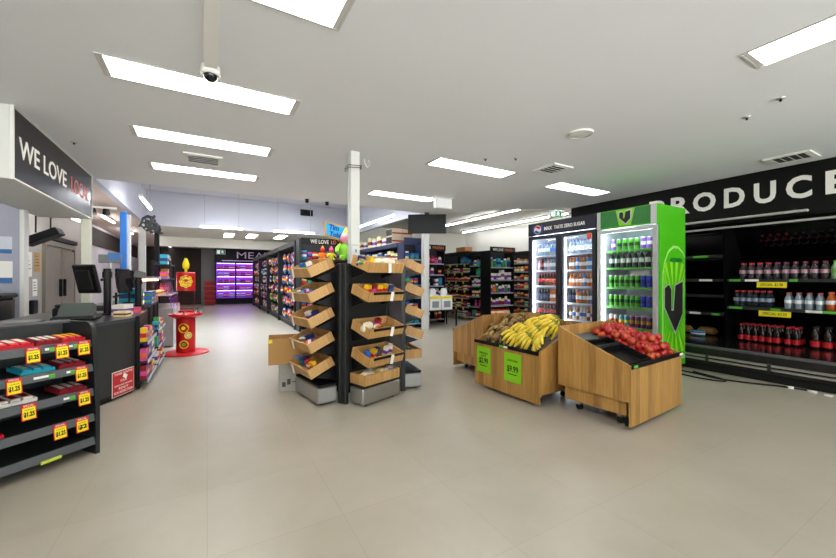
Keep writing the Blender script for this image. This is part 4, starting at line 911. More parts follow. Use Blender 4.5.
def put_tray(stand, rz, loc, zf, tilt, label, contents, strip, tag, yf=-.27, d=.26, w_=.5):
    M = Matrix.Translation(loc) @ Matrix.Rotation(rz, 4, 'Z') @ Matrix.Translation((0, yf, zf)) @ Matrix.Rotation(R(tilt), 4, 'X')
    t = thing('wooden_tray', label, 'tray', M.to_translation(), 0, 'wooden trays on the bread stands'); t.rotation_euler = M.to_euler()
    tray_parts(t, w_, d, .095, strip, tag)
    for k, (x, y, kind, ci, r) in enumerate(contents):
        me = packet_mesh(ci, .1, .13, .05) if kind == 'p' else carton_mesh(ci, .06, .1, .045) if kind == 'c' else cached(('loaf', ci), lambda: (lambda m: m.tube([(-.1,0,.04),(-.07,0,.045),(0,0,.05),(.07,0,.045),(.1,0,.04)], [.012,.04,.048,.04,.012], spotty('bread_wrap_%d' % ci, '#ece4d0', ('#e8c24a', '#e9dfc4', '#6f86c8')[ci], 18, .4, .62, .35), 10))(MB()).mesh('bread_pack'))
        M2 = M @ Matrix.Translation((x, y, .016)) @ Matrix.Rotation(r, 4, 'Z')
        if kind == 'p': M2 = M2 @ Matrix.Translation((0, .05, .03)) @ Matrix.Rotation(R(78), 4, 'X')
        o = put('bread_pack' if kind == 'b' else 'snack_packet' if kind == 'p' else 'snack_box', me, M2.to_translation(), (0, 0, 0), '%s, %s in the %s' % (('wrapped bread', CNAME[ci]+' packet', CNAME[ci]+' small box')[('b', 'p', 'c').index(kind)], ORD[k], label), 'bread' if kind == 'b' else 'packet', 'goods in the bread stand trays')
        o.rotation_euler = M2.to_euler()
A = (Vector((1.07, 3.74, 0)), R(-81)); B = (Vector((1.408, 3.474, 0)), R(19)); Cc = (Vector((1.868, 3.745, 0)), R(80))
sA = bread_stand(A[0], A[1], 'black bread stand facing the checkouts, five tilted wooden trays')
sB = bread_stand(B[0], B[1], 'black bread stand facing the camera with tagged wooden trays', .27)
sC = bread_stand(Cc[0], Cc[1], 'black bread stand facing the drinks fridges, seen on edge', .28)
PA = ['top', 'second', 'third', 'fourth', 'lowest']
conA = [[(-.1, .1, 'c', 2, .4), (.02, .12, 'c', 7, 1.2)], [(.1, .12, 'p', 4, .2), (-.05, .12, 'p', 8, -.3), (-.18, .12, 'p', 7, .2)], [(0.05, .1, 'c', 7, .3), (.15, .13, 'c', 11, .6)],
        [(-.1, .12, 'p', 7, .4), (.05, .12, 'c', 11, .5), (.12, .1, 'p', 3, -.4)], [(.05, .1, 'c', 0, .3), (-.06, .12, 'c', 11, .9), (.15, .1, 'c', 1, .2), (-.16, .1, 'c', 2, -.2)]]
for k, z in enumerate((1.215, .975, .735, .5, .258)):
    bracket(sA, z-.005); put_tray(sA, A[1], A[0], z, 24, '%s tray of the stand facing the checkouts' % PA[k], conA[k], False, -.12 if k < 5 else None)
conB = [[(-.2, .13, 'p', 1, .2), (-.12, .12, 'c', 1, 1.3), (-.02, .12, 'b', 1, .2), (.12, .13, 'b', 1, -.2), (.2, .12, 'p', 7, .3), (-.2, .16, 'c', 11, .2)],
        [(-.12, .16, 'c', 1, .2), (-.04, .17, 'c', 9, .1), (.03, .16, 'c', 1, -.2), (.12, .17, 'c', 1, .3), (.18, .16, 'c', 11, .1)],
        [(-.16, .12, 'b', 1, .5), (-.05, .13, 'p', 3, .2), (.02, .17, 'c', 9, .2)],
        [(-.18, .1, 'c', 2, 1.2), (-.08, .12, 'c', 1, .3), (-.03, .14, 'c', 11, .2), (.1, .13, 'c', 7, .4), (.17, .15, 'c', 7, .9)]]
for k, z in enumerate((1.26, .985, .645, .375)):
    bracket(sB, z-.005); put_tray(sB, B[1], B[0], z, 18, '%s tray of the stand facing the camera' % ('top', 'second', 'third', 'fourth')[k], conB[k], 0 < k < 4, .02 if k == 0 else .06, -.275, .26, .46)
put_tray(sB, B[1], B[0], .2, 0, 'flat lowest tray of the stand facing the camera', [(-.12, .1, 'b', 0, .1), (.05, .1, 'b', 0, -.1), (.17, .1, 'b', 2, .3), (-.02, .17, 'b', 2, .1)], False, None, -.235, .22, .46)
for k, z in enumerate((1.255, 1.0, .76, .53, .33)):
    if k < 4: bracket(sC, z-.005)
    put_tray(sC, Cc[1], Cc[0], z, (24, 22, 22, 20, 0)[k], '%s tray of the stand facing the drinks fridges' % PA[k], [(-.1, .12, 'p', (7, 2, 5, 7, 7)[k], .2), (.05, .12, 'p', (7, 8, 5, 0, 1)[k], .1)], False, None, -.23, .215, .46)
# cartons behind the first stand
t = thing('open_carton', 'open brown cardboard box on top of a grey carton beside the bread stand', 'carton', (.77, 4.2, .3), R(-8))
k = .006; W2, D2, H2 = .2, .17, .27
part('box_floor', MB().box(-W2, W2, -D2, D2, 0, k, CARTON), t)
part('front_panel', MB().box(-W2, W2, -D2, -D2+k, k, H2, CARTON), t); part('back_panel', MB().box(-W2, W2, D2-k, D2, k, H2, CARTON), t)
for s in (-1, 1): part('side_panel', MB().box(s*W2-(k if s > 0 else 0), s*W2+(k if s < 0 else 0), -D2+k, D2-k, k, H2, CARTON), t)
part('printed_mark', MB().box(W2*.2, W2*.45, -D2-.001, -D2-.0003, .03, .09, mat('grey_print', '#8d949c', .5)), t); part('printed_mark', MB().box(-W2*.98, -W2*.8, -D2-.001, -D2-.0003, H2*.85, H2*.99, YEL), t)
put('snack_packet', packet_mesh(7, .2, .13, .05), (.75, 4.19, .5), (R(75), 0, .3), 'white packet lying in the open brown cardboard box', 'packet')
put('filler_box', cached('filler', lambda: MB().box(-.15, .15, -.13, .13, 0, .17, BRIGHT[9]).mesh('filler_box')), (.77, 4.2, .308), R(-8), 'maroon box inside the open brown cardboard box', 'box')
t = thing('grey_carton', 'grey printed carton standing under the brown cardboard box', 'carton', (.83, 4.22, 0), R(-8))
part('box', MB().box(-.15, .15, -.15, .15, 0.001, .297, mat('carton_grey', '#aaa59b', .7, var=.15, scale=20)), t)
for q in range(5): part('printed_mark', MB().box(-.12+.05*q, -.085+.05*q, -.1515, -.1505, .05+.02*(q % 3), .1+.03*(q % 2), mat('dark_print', '#4c4a48', .7)), t)

# ------------------------------------------------------------------ fruit stands
def fruit_stand(loc, rz, label, W_=.95, D_=.65):
    t = thing('fruit_stand', label, 'fruit stand', loc, rz, 'oak produce stands on castors')
    k = .018
    part('front_panel', MB().box(0, W_, 0, k, .03, .51, WOOD), t)
    for x in (0, W_-k): part('side_panel', MB().prism([(x, k+.0005, .22), (x, k+.0005, .516), (x, D_-k, .755), (x, D_-k, .22)], (k, 0, 0), WOOD), t)
    part('back_panel', MB().box(0, W_, D_-k+.0005, D_, .22, .762, WOOD), t)
    for x in (.03, W_-.03-k): part('kick_board', MB().box(x, x+k, .05, D_-.05, .1, .219, WOOD), t)
    part('kick_board', MB().box(.05, W_-.05, D_-.06, D_-.045, .1, .219, WOOD), t)
    part('floor_board', MB().box(k+.001, W_-k-.001, k+.001, D_-k-.001, .221, .239, WOOD), t)
    bed = part('sloped_bed', MB().prism([(k+.001, k+.002, .44), (k+.001, D_-k-.001, .655), (k+.001, D_-k-.001, .667), (k+.001, k+.002, .452)], (W_-2*k-.002, 0, 0), mat('bed_grey', '#5b5e63', .5, var=.04)), t, 'grey sloped bed')
    rl = part('price_rail', MB().prism([(0, -.012, .488), (0, -.001, .488), (0, -.001, .522), (0, -.006, .522)], (W_, 0, 0), BLACK), t, 'black price rail')
    for cx in (.12, W_-.12):
        for cy in (.14, D_-.14):
            c = part('castor', MB().box(cx-.022, cx+.022, cy-.02, cy+.02, .052, .0995 if 0 else .099, STEEL), t)
            part('wheel', MB().prism([(cx-.012, cy+.03*math.cos(a*math.pi/8), .031+.03*math.sin(a*math.pi/8)) for a in range(16)], (.024, 0, 0), BLACKM), c)
    return t, rl
SL = math.atan2(.655-.44, .65-.038)
aS, ar = fruit_stand((2.887, 1.647, 0), R(4.5), 'oak produce stand of red apples nearest the camera')
for x, c in ((.02, GREEN), (.88, WCARD)): part('rail_label', MB().box(x, x+.06, -.0142, -.0125, .494, .516, c), ar)
part('castor_guard', MB().box(-.0, .03, .025, .05, .03, .1, BLACK), aS)
bS, br_ = fruit_stand((2.63, 3.265, 0), R(-88.2), 'oak produce stand of bananas with two lime price cards', .9)
for x, c in ((.40, GREEN), (.46, WCARD)): part('rail_label', MB().box(x, x+.055, -.0142, -.0125, .494, .516, c), br_)
cS, cr = fruit_stand((3.86, 4.05, 0), R(178), 'empty oak produce stand at the back of the group')
# price cards on the banana stand
def price_card(x, z, wd, h, price, label):
    M = Matrix.Translation((2.63, 3.265, 0)) @ Matrix.Rotation(R(-88.2), 4, 'Z') @ Matrix.Translation((x, -.0015, z))
    t = thing('price_card', label, 'price card', M.to_translation(), R(-88.2), 'lime price cards on the banana stand')
    part('card', MB().box(-wd/2, wd/2, -.003, 0, -h/2, h/2, LIME), t)
    m = MB().text(price, .085, (0, -.0032, -.015), (1,0,0), (0,0,1), INK, .001, wd*.66, bold=.0015)
    m.text('PREMIUM BANANAS' if price == '$2.99' else 'LUNCHBOX BANANAS', .03, (0, -.0032, .07), (1,0,0), (0,0,1), INK, .001, wd*.62)
    m.box(-wd*.25, wd*.25, -.0042, -.0031, -.07, -.062, INK)
    if price == '$2.99': m.text('RIPE', .03, (0, -.0032, .04), (1,0,0), (0,0,1), INK, .001, wd*.35)
    part('lettering', m, t)
price_card(.15, .315, .215, .28, '$2.99', 'lime card reading 2.99 at the far end of the banana stand')
price_card(.575, .31, .225, .29, '$9.99', 'lime card reading 9.99 near the apple stand end')
# apples
def apple_mesh(s):
    pr = [(0, .012), (.012, .004), (.024, 0), (.034, .012), (.039, .03), (.037, .047), (.028, .06), (.015, .064), (.005, .058), (0, .055)]
    m = MB(); m.lathe([(r*s, z*s, APPLE) for r, z in pr], 14); m.tube([(0, 0, .056*s), (.003, 0, .065*s), (.006, 0, .074*s)], .0018, BANX, 5)
    return m.mesh('apple')
ap = [apple_mesh(s) for s in (.95, 1.02, .91)]
MA = Matrix.Translation((2.887, 1.647, 0)) @ Matrix.Rotation(R(4.5), 4, 'Z') @ Matrix.Translation((0, .04, .452+.006)) @ Matrix.Rotation(SL, 4, 'X')
n = 0; rows = 8; cols = 6
for lay in range(2):
    for r in range(rows - lay):
        for c in range(cols - lay):
            x = .485+.08*(c+.5*lay)+random.uniform(-.004, .004); y = .045+.0735*(r+.5*lay)+random.uniform(-.004, .004)
            if y > .585 or (r > 6 and c == 0 and lay): continue
            p = MA @ Vector((x, y, .008+.06*lay))
            put('apple', ap[(r*3+c+lay) % 3], p, (random.uniform(-.5, .5)*lay+SL, random.uniform(-.4, .4)*lay, random.uniform(0, 6.28)),
                'red apple, %s from the front, %s across, %s layer, on the apple stand' % (ORD[r], ORD[c], ('lower', 'upper')[lay]), 'apple', 'apples on the oak stand'); n += 1
for c in range(4):
    p = MA @ Vector((.56+.085*c, .3-.06*(c % 2)-.1, .128)); put('apple', ap[0], p, (.3, .4, c), 'topmost red apple of the heap, %s across' % ORD[c], 'apple', 'apples on the oak stand')
# empty black crates beside the apples
for j, (y0, y1) in enumerate(((.02, .29), (.305, .43))):
    t = thing('produce_crate', ('empty black crate at the front of the apple stand', 'empty black crate behind the front crate on the apple stand')[j], 'crate', (0, 0, 0), 0, 'black crates on the apple stand')
    M = MA @ Matrix.Translation((.03, y0, .002)); t.location = M.to_translation(); t.rotation_euler = M.to_euler()
    d = y1-y0; part('crate_floor', MB().box(0, .41, 0, d, 0, .006, BLACK), t)
    part('crate_wall', MB().ring(0, .41, 0, d, .012, .0062, .05, BLACK), t)
    part('rim', MB().ring(-.006, .416, -.003, d+.003, .018, .0505, .057, BLACK), t)
# bananas
def banana_mesh(L_, skin, tip):
    m = MB(); pts, rr, mm = [], [], []
    for i in range(11):
        a = R(-8+i*8.2); rad = L_*.72
        pts.append((0, -rad*math.sin(a), rad*(math.cos(a)-1)))
    rr = [.006, .007, .011, .0155, .0172, .0178, .0175, .016, .013, .008, .004]
    mm = [tip, tip, skin, skin, skin, skin, skin, skin, skin, BANX, BANX]
    return m.tube(pts, rr, mm, 7).mesh('banana')
by = [banana_mesh(.215, BANY, BANT), banana_mesh(.225, BANY, BANT)]; bb = [banana_mesh(.155, BANB, BANX), banana_mesh(.16, BANB, BANX)]
crown_y = cached('crown', lambda: MB().tube([(0, .035, .008), (0, .01, .008), (0, -.015, .0)], [.007, .013, .016], [BANX, BANT, BANT], 7).mesh('crown'))
def bunch(ms, nb_, label, name='banana_bunch', spread=.5):
    t = bpy.data.objects.new(name, None); C.objects.link(t); t.empty_display_size = .05; props(t, label, 'bananas', 'banana bunches on the oak stand')
    for i in range(nb_):
        f = (i-(nb_-1)/2)/max(1, (nb_-1)/2)
        o = bpy.data.objects.new('banana', ms[i % 2]); C.objects.link(o); o.parent = t
        o.location = (f*.045, 0, .014*(1-abs(f))); o.rotation_euler = (R(-6)*abs(f), R(12)*f, f*spread)
    o = bpy.data.objects.new('crown', crown_y); C.objects.link(o); o.parent = t
    return t
MBn = Matrix.Translation((2.63, 3.265, 0)) @ Matrix.Rotation(R(-88.2), 4, 'Z') @ Matrix.Translation((0, .04, .452)) @ Matrix.Rotation(SL, 4, 'X')
py = bunch(by, 5, 'yellow'); pb = bunch(bb, 5, 'brown', spread=.55); first = {0: True, 1: True}
def place_bunch(proto, k, x, y, z, r, tilt, label):
    roll = R(random.choice((-1, 1, 1))*random.uniform(20, 45))
    M = MBn @ Matrix.Translation((x, y, z)) @ Matrix.Rotation(r, 4, 'Z') @ Matrix.Rotation(tilt, 4, 'X') @ Matrix.Rotation(roll, 4, 'Y')
    if first[k]: proto.location = M.to_translation(); proto.rotation_euler = M.to_euler(); proto['label'] = label; first[k] = False
    else: dup(proto, M.to_translation(), M.to_euler(), label)
RW = ('front', 'second', 'third', 'back')
for r, (y, z, xs) in enumerate(((.205, .115, (.46, .62, .77)), (.32, .15, (.5, .65, .77)), (.45, .165, (.46, .61, .76)), (.56, .165, (.53, .7)))):
    for c, x in enumerate(xs):
        place_bunch(py, 0, x, y, z, random.uniform(-.25, .25)-.2, R(random.uniform(-2, 7)), 'ripe yellow banana bunch, %s row, %s from the brown ones' % (RW[r], ORD[c]))
for r, (y, z, xs) in enumerate(((.16, .1, (.12, .22, .32)), (.27, .12, (.13, .24, .34)), (.4, .14, (.12, .23, .34)), (.52, .15, (.14, .27)))):
    for c, x in enumerate(xs):
        place_bunch(pb, 1, x, y, z, random.uniform(-.25, .25), R(random.uniform(-4, 5)), 'overripe brown banana bunch, %s row, %s from the far end' % (RW[r], ORD[c]))

# ------------------------------------------------------------------ drinks fridges (fronts face -X)
FD = .71
FLED = glow('fridge_tube', '#e8f0ff', 13)
FIN = mat('fridge_liner', '#dfe3e8', .5, var=.02)
VG = mat('bright_green_vinyl', '#46b312', .35, var=.05, scale=3); VG2 = mat('light_green_vinyl', '#7fd01e', .35, var=.08, scale=8); VG3 = mat('deep_green_vinyl', '#1c7a2a', .35, var=.2, scale=12); VY = mat('yellow_green_vinyl', '#8fd426', .4, var=.1)
X0 = 4.87
def fridge(name, label, y0, y1, doors, shell, liner, frame_m, zh, zshelf, strip_m, door_w=.06):
    t = thing(name, label, 'drinks fridge', (X0+FD/2, (y0+y1)/2, 0), 0, None, True)
    x1 = X0+FD; k = .035
    for y in (y0, y1-k): part('side_panel', MB().box(X0+.06, x1, y, y+k, .06, 2.15, shell), t)
    part('back_panel', MB().box(x1-.03, x1, y0+k+.001, y1-k-.001, .06, 2.15, liner), t)
    for y in (y0+k+.0005, y1-k-.0025): part('inner_lining', MB().box(X0+.07, x1-.032, y, y+.002, .221, 2.119, liner), t)
    part('roof', MB().box(X0+.06, x1-.031, y0+k+.001, y1-k-.001, 2.12, 2.15, shell), t)
    part('base', MB().box(X0+.03, x1-.031, y0+k+.001, y1-k-.001, .06, .22, BLACK), t)
    hd = part('header', MB().box(X0, X0+.059, y0, y1, zh, 2.15, shell), t)
    part('header_lining', MB().box(X0+.0605, X0+.12, y0+k+.004, y1-k-.004, zh, 2.119, liner), t)
    for y in (y0+.06, y1-.06):
        for x in (X0+.1, x1-.08): part('foot', MB().lathe([(0, 0, BLACK), (.022, 0, BLACK), (.022, .059, BLACK), (0, .059, BLACK)], 10, (x, y, 0)), t)
    for z in zshelf:
        s = part('shelf', MB().box(X0+.13, x1-.035, y0+k+.005, y1-k-.005, z-.012, z, WPLAS), t)
        part('price_strip', MB().box(X0+.118, X0+.129, y0+k+.005, y1-k-.005, z-.024, z+.003, strip_m), s)
    dw = (y1-y0)/doors
    for d in range(doors):
        a, b = y0+dw*d+.004, y0+dw*(d+1)-.004
        m = MB(); m.M = Matrix(((0,0,1,0),(1,0,0,0),(0,1,0,0),(0,0,0,1)))
        dr_ = part('door', m.ring(a, b, .24, zh-.012, door_w, X0, X0+.045, frame_m), t)
        part('glass_pane', MB().box(X0+.018, X0+.024, a+door_w, b-door_w, .24+door_w, zh-.012-door_w, GLASS), dr_)
        part('handle', MB().box(X0-.03, X0-.001, b-door_w*.7, b-door_w*.35, .95, 1.35, frame_m, .006), dr_)
        part('light_tube', MB().box(X0+.06, X0+.085, b-door_w-.02, b-door_w-.004, .34, zh-.1, FLED), t)
    part('light_tube', MB().box(X0+.065, X0+.115, y0+.08, y1-.08, zh-.05, zh-.025, FLED), t)
    return t, hd
VZ = [.27, .53, .81, 1.083, 1.356, 1.6]
vt, vh = fridge('drinks_fridge', 'bright green glass door drinks fridge with black letter on its side', 2.46, 3.27, 1, VG, FIN, SILV, 1.9, VZ, GREEN, .046)
# header artwork
part('header_trim', MB().box(X0-.004, X0-.0005, 2.462, 2.53, 1.9, 2.148, SILV), vh)
part('header_trim', MB().box(X0-.004, X0-.0005, 3.215, 3.268, 1.9, 2.148, SILV), vh)
hp = part('header_panel', MB().box(X0-.004, X0-.0005, 2.535, 3.21, 1.92, 2.14, VG3), vh)
part('emblem_backing', MB().prism([(X0-.006, 2.73, 2.14), (X0-.006, 2.99, 2.14), (X0-.006, 2.94, 1.92), (X0-.006, 2.78, 1.92)], (.0015,0,0), VG2), hp)
VOUT = [(-.5,.78),(-.32,.93),(-.2,.7),(-.2,-.02),(0.0,-.02),(.02,.85),(.42,1.0),(.42,-.1),(.02,-.75),(-.5,.1)]
VL = [(5.044,1.084),(5.142,1.125),(5.202,1.062),(5.202,.79),(5.262,.79),(5.303,1.113),(5.492,1.165),(5.492,.745),(5.303,.511),(5.044,.838)]
def scale_poly(P, f, c): return [(c[0]+(x-c[0])*f, c[1]+(y-c[1])*f) for x, y in P]
cx_, cz_ = 5.268, .85
hv = [((x-cx_)/.45, (z-cz_)/.65) for x, z in VL]
part('emblem_outline', MB().prism([(X0-.0075, 2.862-a*.175, 2.035+b*.2) for a, b in hv], (.0014,0,0), SILV), hp)
part('emblem', MB().prism([(X0-.0095, 2.862-a*.15, 2.035+b*.17) for a, b in hv], (.0019,0,0), INK), hp)
part('vent_grille', MB().box(X0-.003, X0-.0005, 2.5, 2.72, 1.875, 1.895, SILV), vh)
# side artwork : can shape, sun rays, letter
sy = 2.46
can = [(5.02, .2), (5.02, 1.25), (5.06, 1.4), (5.14, 1.53), (5.26, 1.6), (5.38, 1.6), (5.5, 1.54), (5.565, 1.47), (5.565, .2)]
sd = [c for c in vt.children if c.name.startswith('side_panel')][0]
part('can_outline', MB().prism([(x, sy-.0022, z) for x, z in [(4.99,.14)]+[(5.0,1.27),(5.045,1.42),(5.13,1.56),(5.255,1.635),(5.39,1.635),(5.5,1.575),(5.567,1.5),(5.567,.14)]], (0,.0018,0), mat('pale_green_vinyl', '#9bdc72', .35)), sd)
cn = part('can_shape', MB().prism([(x, sy-.004, z) for x, z in can], (0,.0017,0), VG), sd)
part('can_band', MB().prism([(5.16,sy-.0055,1.44),(5.2,sy-.0055,1.475),(5.46,sy-.0055,1.475),(5.5,sy-.0055,1.44),(5.46,sy-.0055,1.42),(5.2,sy-.0055,1.42)], (0,.0014,0), VG3), cn)
rm = []
for k in range(26):
    a = 2*math.pi*k/26; r0, r1 = .28, .62
    q = [(5.28+r0*math.cos(a-.02), .82+r0*math.sin(a-.02)*1.1), (5.28+r1*math.cos(a-.055), .82+r1*math.sin(a-.055)), (5.28+r1*math.cos(a+.055), .82+r1*math.sin(a+.055)), (5.28+r0*math.cos(a+.02), .82+r0*math.sin(a+.02)*1.1)]
    if min(x for x, z in q) < 5.025 or max(x for x, z in q) > 5.56 or min(z for x, z in q) < .2:
        q = [(max(5.025, min(5.56, x)), max(.205, z)) for x, z in q]
    if (max(x for x, z in q)-min(x for x, z in q)) < .02 or (max(z for x, z in q)-min(z for x, z in q)) < .02: continue
    rm.append(q)
for q in rm: part('sun_ray', MB().prism([(x, sy-.0052, z) for x, z in q], (0,.0011,0), VY), cn)
part('letter_outline', MB().prism([(x, sy-.0075, z) for x, z in [(5.028,1.094),(5.142,1.143),(5.216,1.07),(5.216,.81),(5.246,.81),(5.288,1.128),(5.508,1.19),(5.508,.738),(5.303,.475),(5.028,.832)]], (0,.002,0), SILV), cn)
part('letter', MB().prism([(x, sy-.0095, z) for x, z in VL], (0,.0018,0), INK), cn)
# cans and bottles in the green fridge
gcan = can_mesh('green', .168, .033, mat('can_green', '#4fae22', .3, .3, var=.1), mat('can_dark', '#1c4a14', .3, .3)); bcan = can_mesh('blue', .168, .033, mat('can_blue', '#2b35b8', .3, .3, var=.1), mat('can_indigo', '#1b2280', .3, .3))
ycan = can_mesh('berry', .168, .033, mat('can_berry', '#6d2a63', .3, .3, var=.1), mat('can_gold', '#b58a2a', .3, .3)); pcan = can_mesh('teal', .168, .033, mat('can_teal', '#3aa0b8', .3, .3, var=.1), mat('can_yellow', '#d8c83a', .3, .3)); vcan = can_mesh('violet', .168, .033, mat('can_violet', '#8a5fb8', .3, .3), WCARD)
dkb = bottle_mesh('darkgreen', .224, .033, mat('bottle_darkgreen', '#16331f', .15), mat('label_green_white', '#d8e4d8', .4), mat('cap_green', '#58b83c', .4))
wcan = can_mesh('pale', .168, .033, mat('can_pale', '#d8c8c0', .3, .2), mat('can_red', '#b84a3a', .3, .3))
def vrow(row, arr, dx, nm, desc):
    n_ = len(arr)
    for j, me in enumerate(arr):
        y = 3.2-(j+.5)*(3.2-2.53)/n_
        dd = ' behind the front ones' if dx > .25 else ''
        put(nm, me[0], (X0+dx, y, VZ[row]+.002), random.uniform(0, 6), '%s, %s from the hinge side, %s of the green fridge%s' % (me[1], ORD[j], desc, dd), nm.split('_')[1], 'drinks in the green fridge')
G, Bc, D_, Yc, Pc, Vc, Wc = (gcan, 'green can'), (bcan, 'blue can'), (dkb, 'dark green bottle'), (ycan, 'berry can'), (pcan, 'teal can'), (vcan, 'violet can'), (wcan, 'pale can')
for dx in (.18,):
    vrow(0, [G]*4+[Bc]*5, dx, 'drink_can', 'lowest shelf')
    vrow(1, [Wc, Wc, Pc, Pc, Yc, Yc, Yc, Yc, Yc], dx, 'drink_can', 'second shelf')
    vrow(2, [G]*6+[Bc]*3, dx, 'drink_can', 'third shelf')
    vrow(3, [G]*6+[Bc]*3, dx, 'drink_can', 'fourth shelf')
    vrow(4, [D_]*8, dx, 'drink_bottle', 'fifth shelf')
vrow(5, [Vc, G, G, G, G, Vc, Vc, Yc], .22, 'drink_can', 'top shelf')
put('drink_box', cached('promo', lambda: MB().box(-.05, .05, -.12, .12, 0, .055, WCARD).mesh('promo')), (X0+.135-.07+.075, 2.8, VZ[3]+.002) if 0 else (X0+.3, 2.8, VZ[3]+.172), 0, 'white pack lying on the cans of the fourth shelf, green fridge', 'pack')

# double door cola fridge
NVY = mat('navy_black', '#10131f', .3, var=.1)
PZ = [.3, .56, .82, 1.085, 1.345, 1.6]
pt, ph = fridge('drinks_fridge', 'black two door drinks fridge with round cola emblem on its header', 3.29, 4.57, 2, NVY, FIN, NVY, 1.94, PZ, mat('pale_strip2', '#d4dcea', .4), .055)
BL = mat('header_blue', '#2040a0', .3, var=.05)
gm = lambda c, n_: mat(n_, c, .35)
hp = part('header_panel', MB().box(X0-.003, X0-.0005, 3.30, 4.56, 1.965, 2.135, mat('header_dark', '#10142a', .3, var=.05)), ph)
def ydisc(r, y, z, x, m, a0=0, a1=360, th=.0015):
    n_ = 28; P = [(x, y-r*math.cos(R(a0+(a1-a0)*k/n_)), z+r*math.sin(R(a0+(a1-a0)*k/n_))) for k in range(n_+(0 if a1-a0 >= 360 else 1))]
    return MB().prism(P, (th, 0, 0), m)
e = part('emblem', ydisc(.075, 4.36, 2.035, X0-.0055, WCARD), hp)
def wave(top):
    P = []; r = .066; n_ = 16
    for k in range(n_+1):
        a = R(20+140*k/n_) if top else R(200+140*k/n_)
        P.append((r*math.cos(a), r*math.sin(a)))
    x0, z0 = P[-1]; x1, z1 = P[0]
    for k in range(1, 10):
        f = k/10; P.append((x0+(x1-x0)*f, z0+(z1-z0)*f+.014*math.sin(2*math.pi*f)*(1 if top else -1)))
    return P
part('emblem_red', MB().prism([(X0-.0075, 4.36-a, 2.035+b) for a, b in wave(True)], (.0018,0,0), RED), e, 'red upper wave'); part('emblem_blue', MB().prism([(X0-.0075, 4.36-a, 2.035+b) for a, b in wave(False)], (.0018,0,0), mat('emblem_blue_ink', '#1c4aa8', .4)), e, 'blue lower wave')
part('emblem_halo', MB().ring(-1,1,-1,1,.1,0,.001,BL) if 0 else ydisc(.11, 4.36, 2.035, X0-.0042, BL, 130, 230), hp); part('emblem_halo', ydisc(.11, 4.36, 2.035, X0-.0042, BL, -50, 50), hp)
part('lettering', MB().text('MAX', .085, (X0-.0045, 4.22, 2.035), (0,-1,0), (0,0,1), WCARD, .002, .16, 'LEFT', .002), hp); part('lettering', MB().text('TASTE ZERO SUGAR', .075, (X0-.0045, 4.02, 2.035), (0,-1,0), (0,0,1), WCARD, .002, .56, 'LEFT', .001), hp)
part('sticker', MB().box(X0-.003, X0-.0005, 3.36, 3.43, 1.79, 1.88, mat('orange_sticker', '#e0592a', .5)), [c for c in pt.children if c.name.startswith('door')][0], 'orange sticker')
cl = mat('clear_drink', '#c9dce8', .08, trans=.6, var=0, ior=1.25); rdl = gm('#c8202a', 'label_red'); blk = mat('cola_dark', '#1d0f0c', .12); redcap = mat('cap_red', '#d0242c', .4); bluecap = mat('cap_blue', '#2b62b8', .4); orange = mat('orange_drink', '#e0771c', .15); obl = mat('label_navy', '#20356f', .4); wcap = mat('cap_white', '#f0f0f0', .4); lw = mat('label_white', '#e8ecf0', .4); lb = mat('label_blue', '#3e6fc0', .4)
K = {'water': (bottle_mesh('water', .215, .031, cl, lw, bluecap), 'clear water bottle'), 'bluewater': (bottle_mesh('bw', .215, .031, cl, lb, bluecap), 'blue label water bottle'), 'cola': (bottle_mesh('cola', .21, .031, blk, rdl, redcap), 'cola bottle with red cap'),
     'max': (bottle_mesh('max', .21, .031, blk, obl, mat('cap_black', '#15151a', .4)), 'black capped cola bottle'), 'orange': (bottle_mesh('orange', .21, .031, orange, lw, mat('cap_orange', '#e86a1c', .4)), 'orange drink bottle'), 'sport': (bottle_mesh('sport', .215, .032, mat('sport_blue', '#3c8ad8', .15), lw, mat('cap_orange', '#e86a1c', .4)), 'blue sports drink bottle'),
     'white': (bottle_mesh('white', .2, .03, mat('milk_white', '#e8e2d8', .3), lb, wcap), 'white dairy drink bottle'), 'brown': (bottle_mesh('brown', .2, .03, mat('tea_brown', '#a06a3a', .15), lw, mat('cap_orange', '#e86a1c', .4)), 'brown iced drink bottle'), 'pink': (bottle_mesh('pink', .21, .031, mat('pink_drink', '#e0a0b8', .15), lw, redcap), 'pink drink bottle')}
layout = {0: (['cola']*3+['pink']*5, ['max']*8), 1: (['brown', 'white', 'brown', 'white', 'white', 'brown', 'white', 'pink'], ['cola']*8), 2: (['max', 'max', 'orange', 'brown', 'brown', 'brown', 'sport', 'sport'], ['max', 'max', 'max', 'max', 'orange', 'orange', 'orange', 'max']),
          3: (['orange', 'brown', 'brown', 'brown', 'sport', 'brown', 'orange', 'orange'], ['cola']*6+['max']*2), 4: (['brown', 'brown', 'sport', 'brown', 'brown', 'sport', 'sport', 'sport'], ['pink', 'cola', 'water', 'pink', 'water', 'water', 'cola', 'water']), 5: (['water']*8, ['water']*4+['bluewater']*4)}
for row, (r_, l_) in layout.items():
    for side, arr, ya, yb in (('right', r_, 3.87, 3.37), ('left', l_, 4.5, 4.0)):
        for dx in (.18,):
            for j, kk in enumerate(arr):
                y = ya+(yb-ya)*(j+.5)/len(arr)
                put('drink_bottle', K[kk][0], (X0+dx, y, PZ[row]+.002), 0, '%s, %s along, %s shelf up, %s door, cola fridge%s' % (K[kk][1], ORD[j], ORD[row], side, '' if dx < .2 else ', rear row'), 'bottle', 'bottles in the black cola fridge')

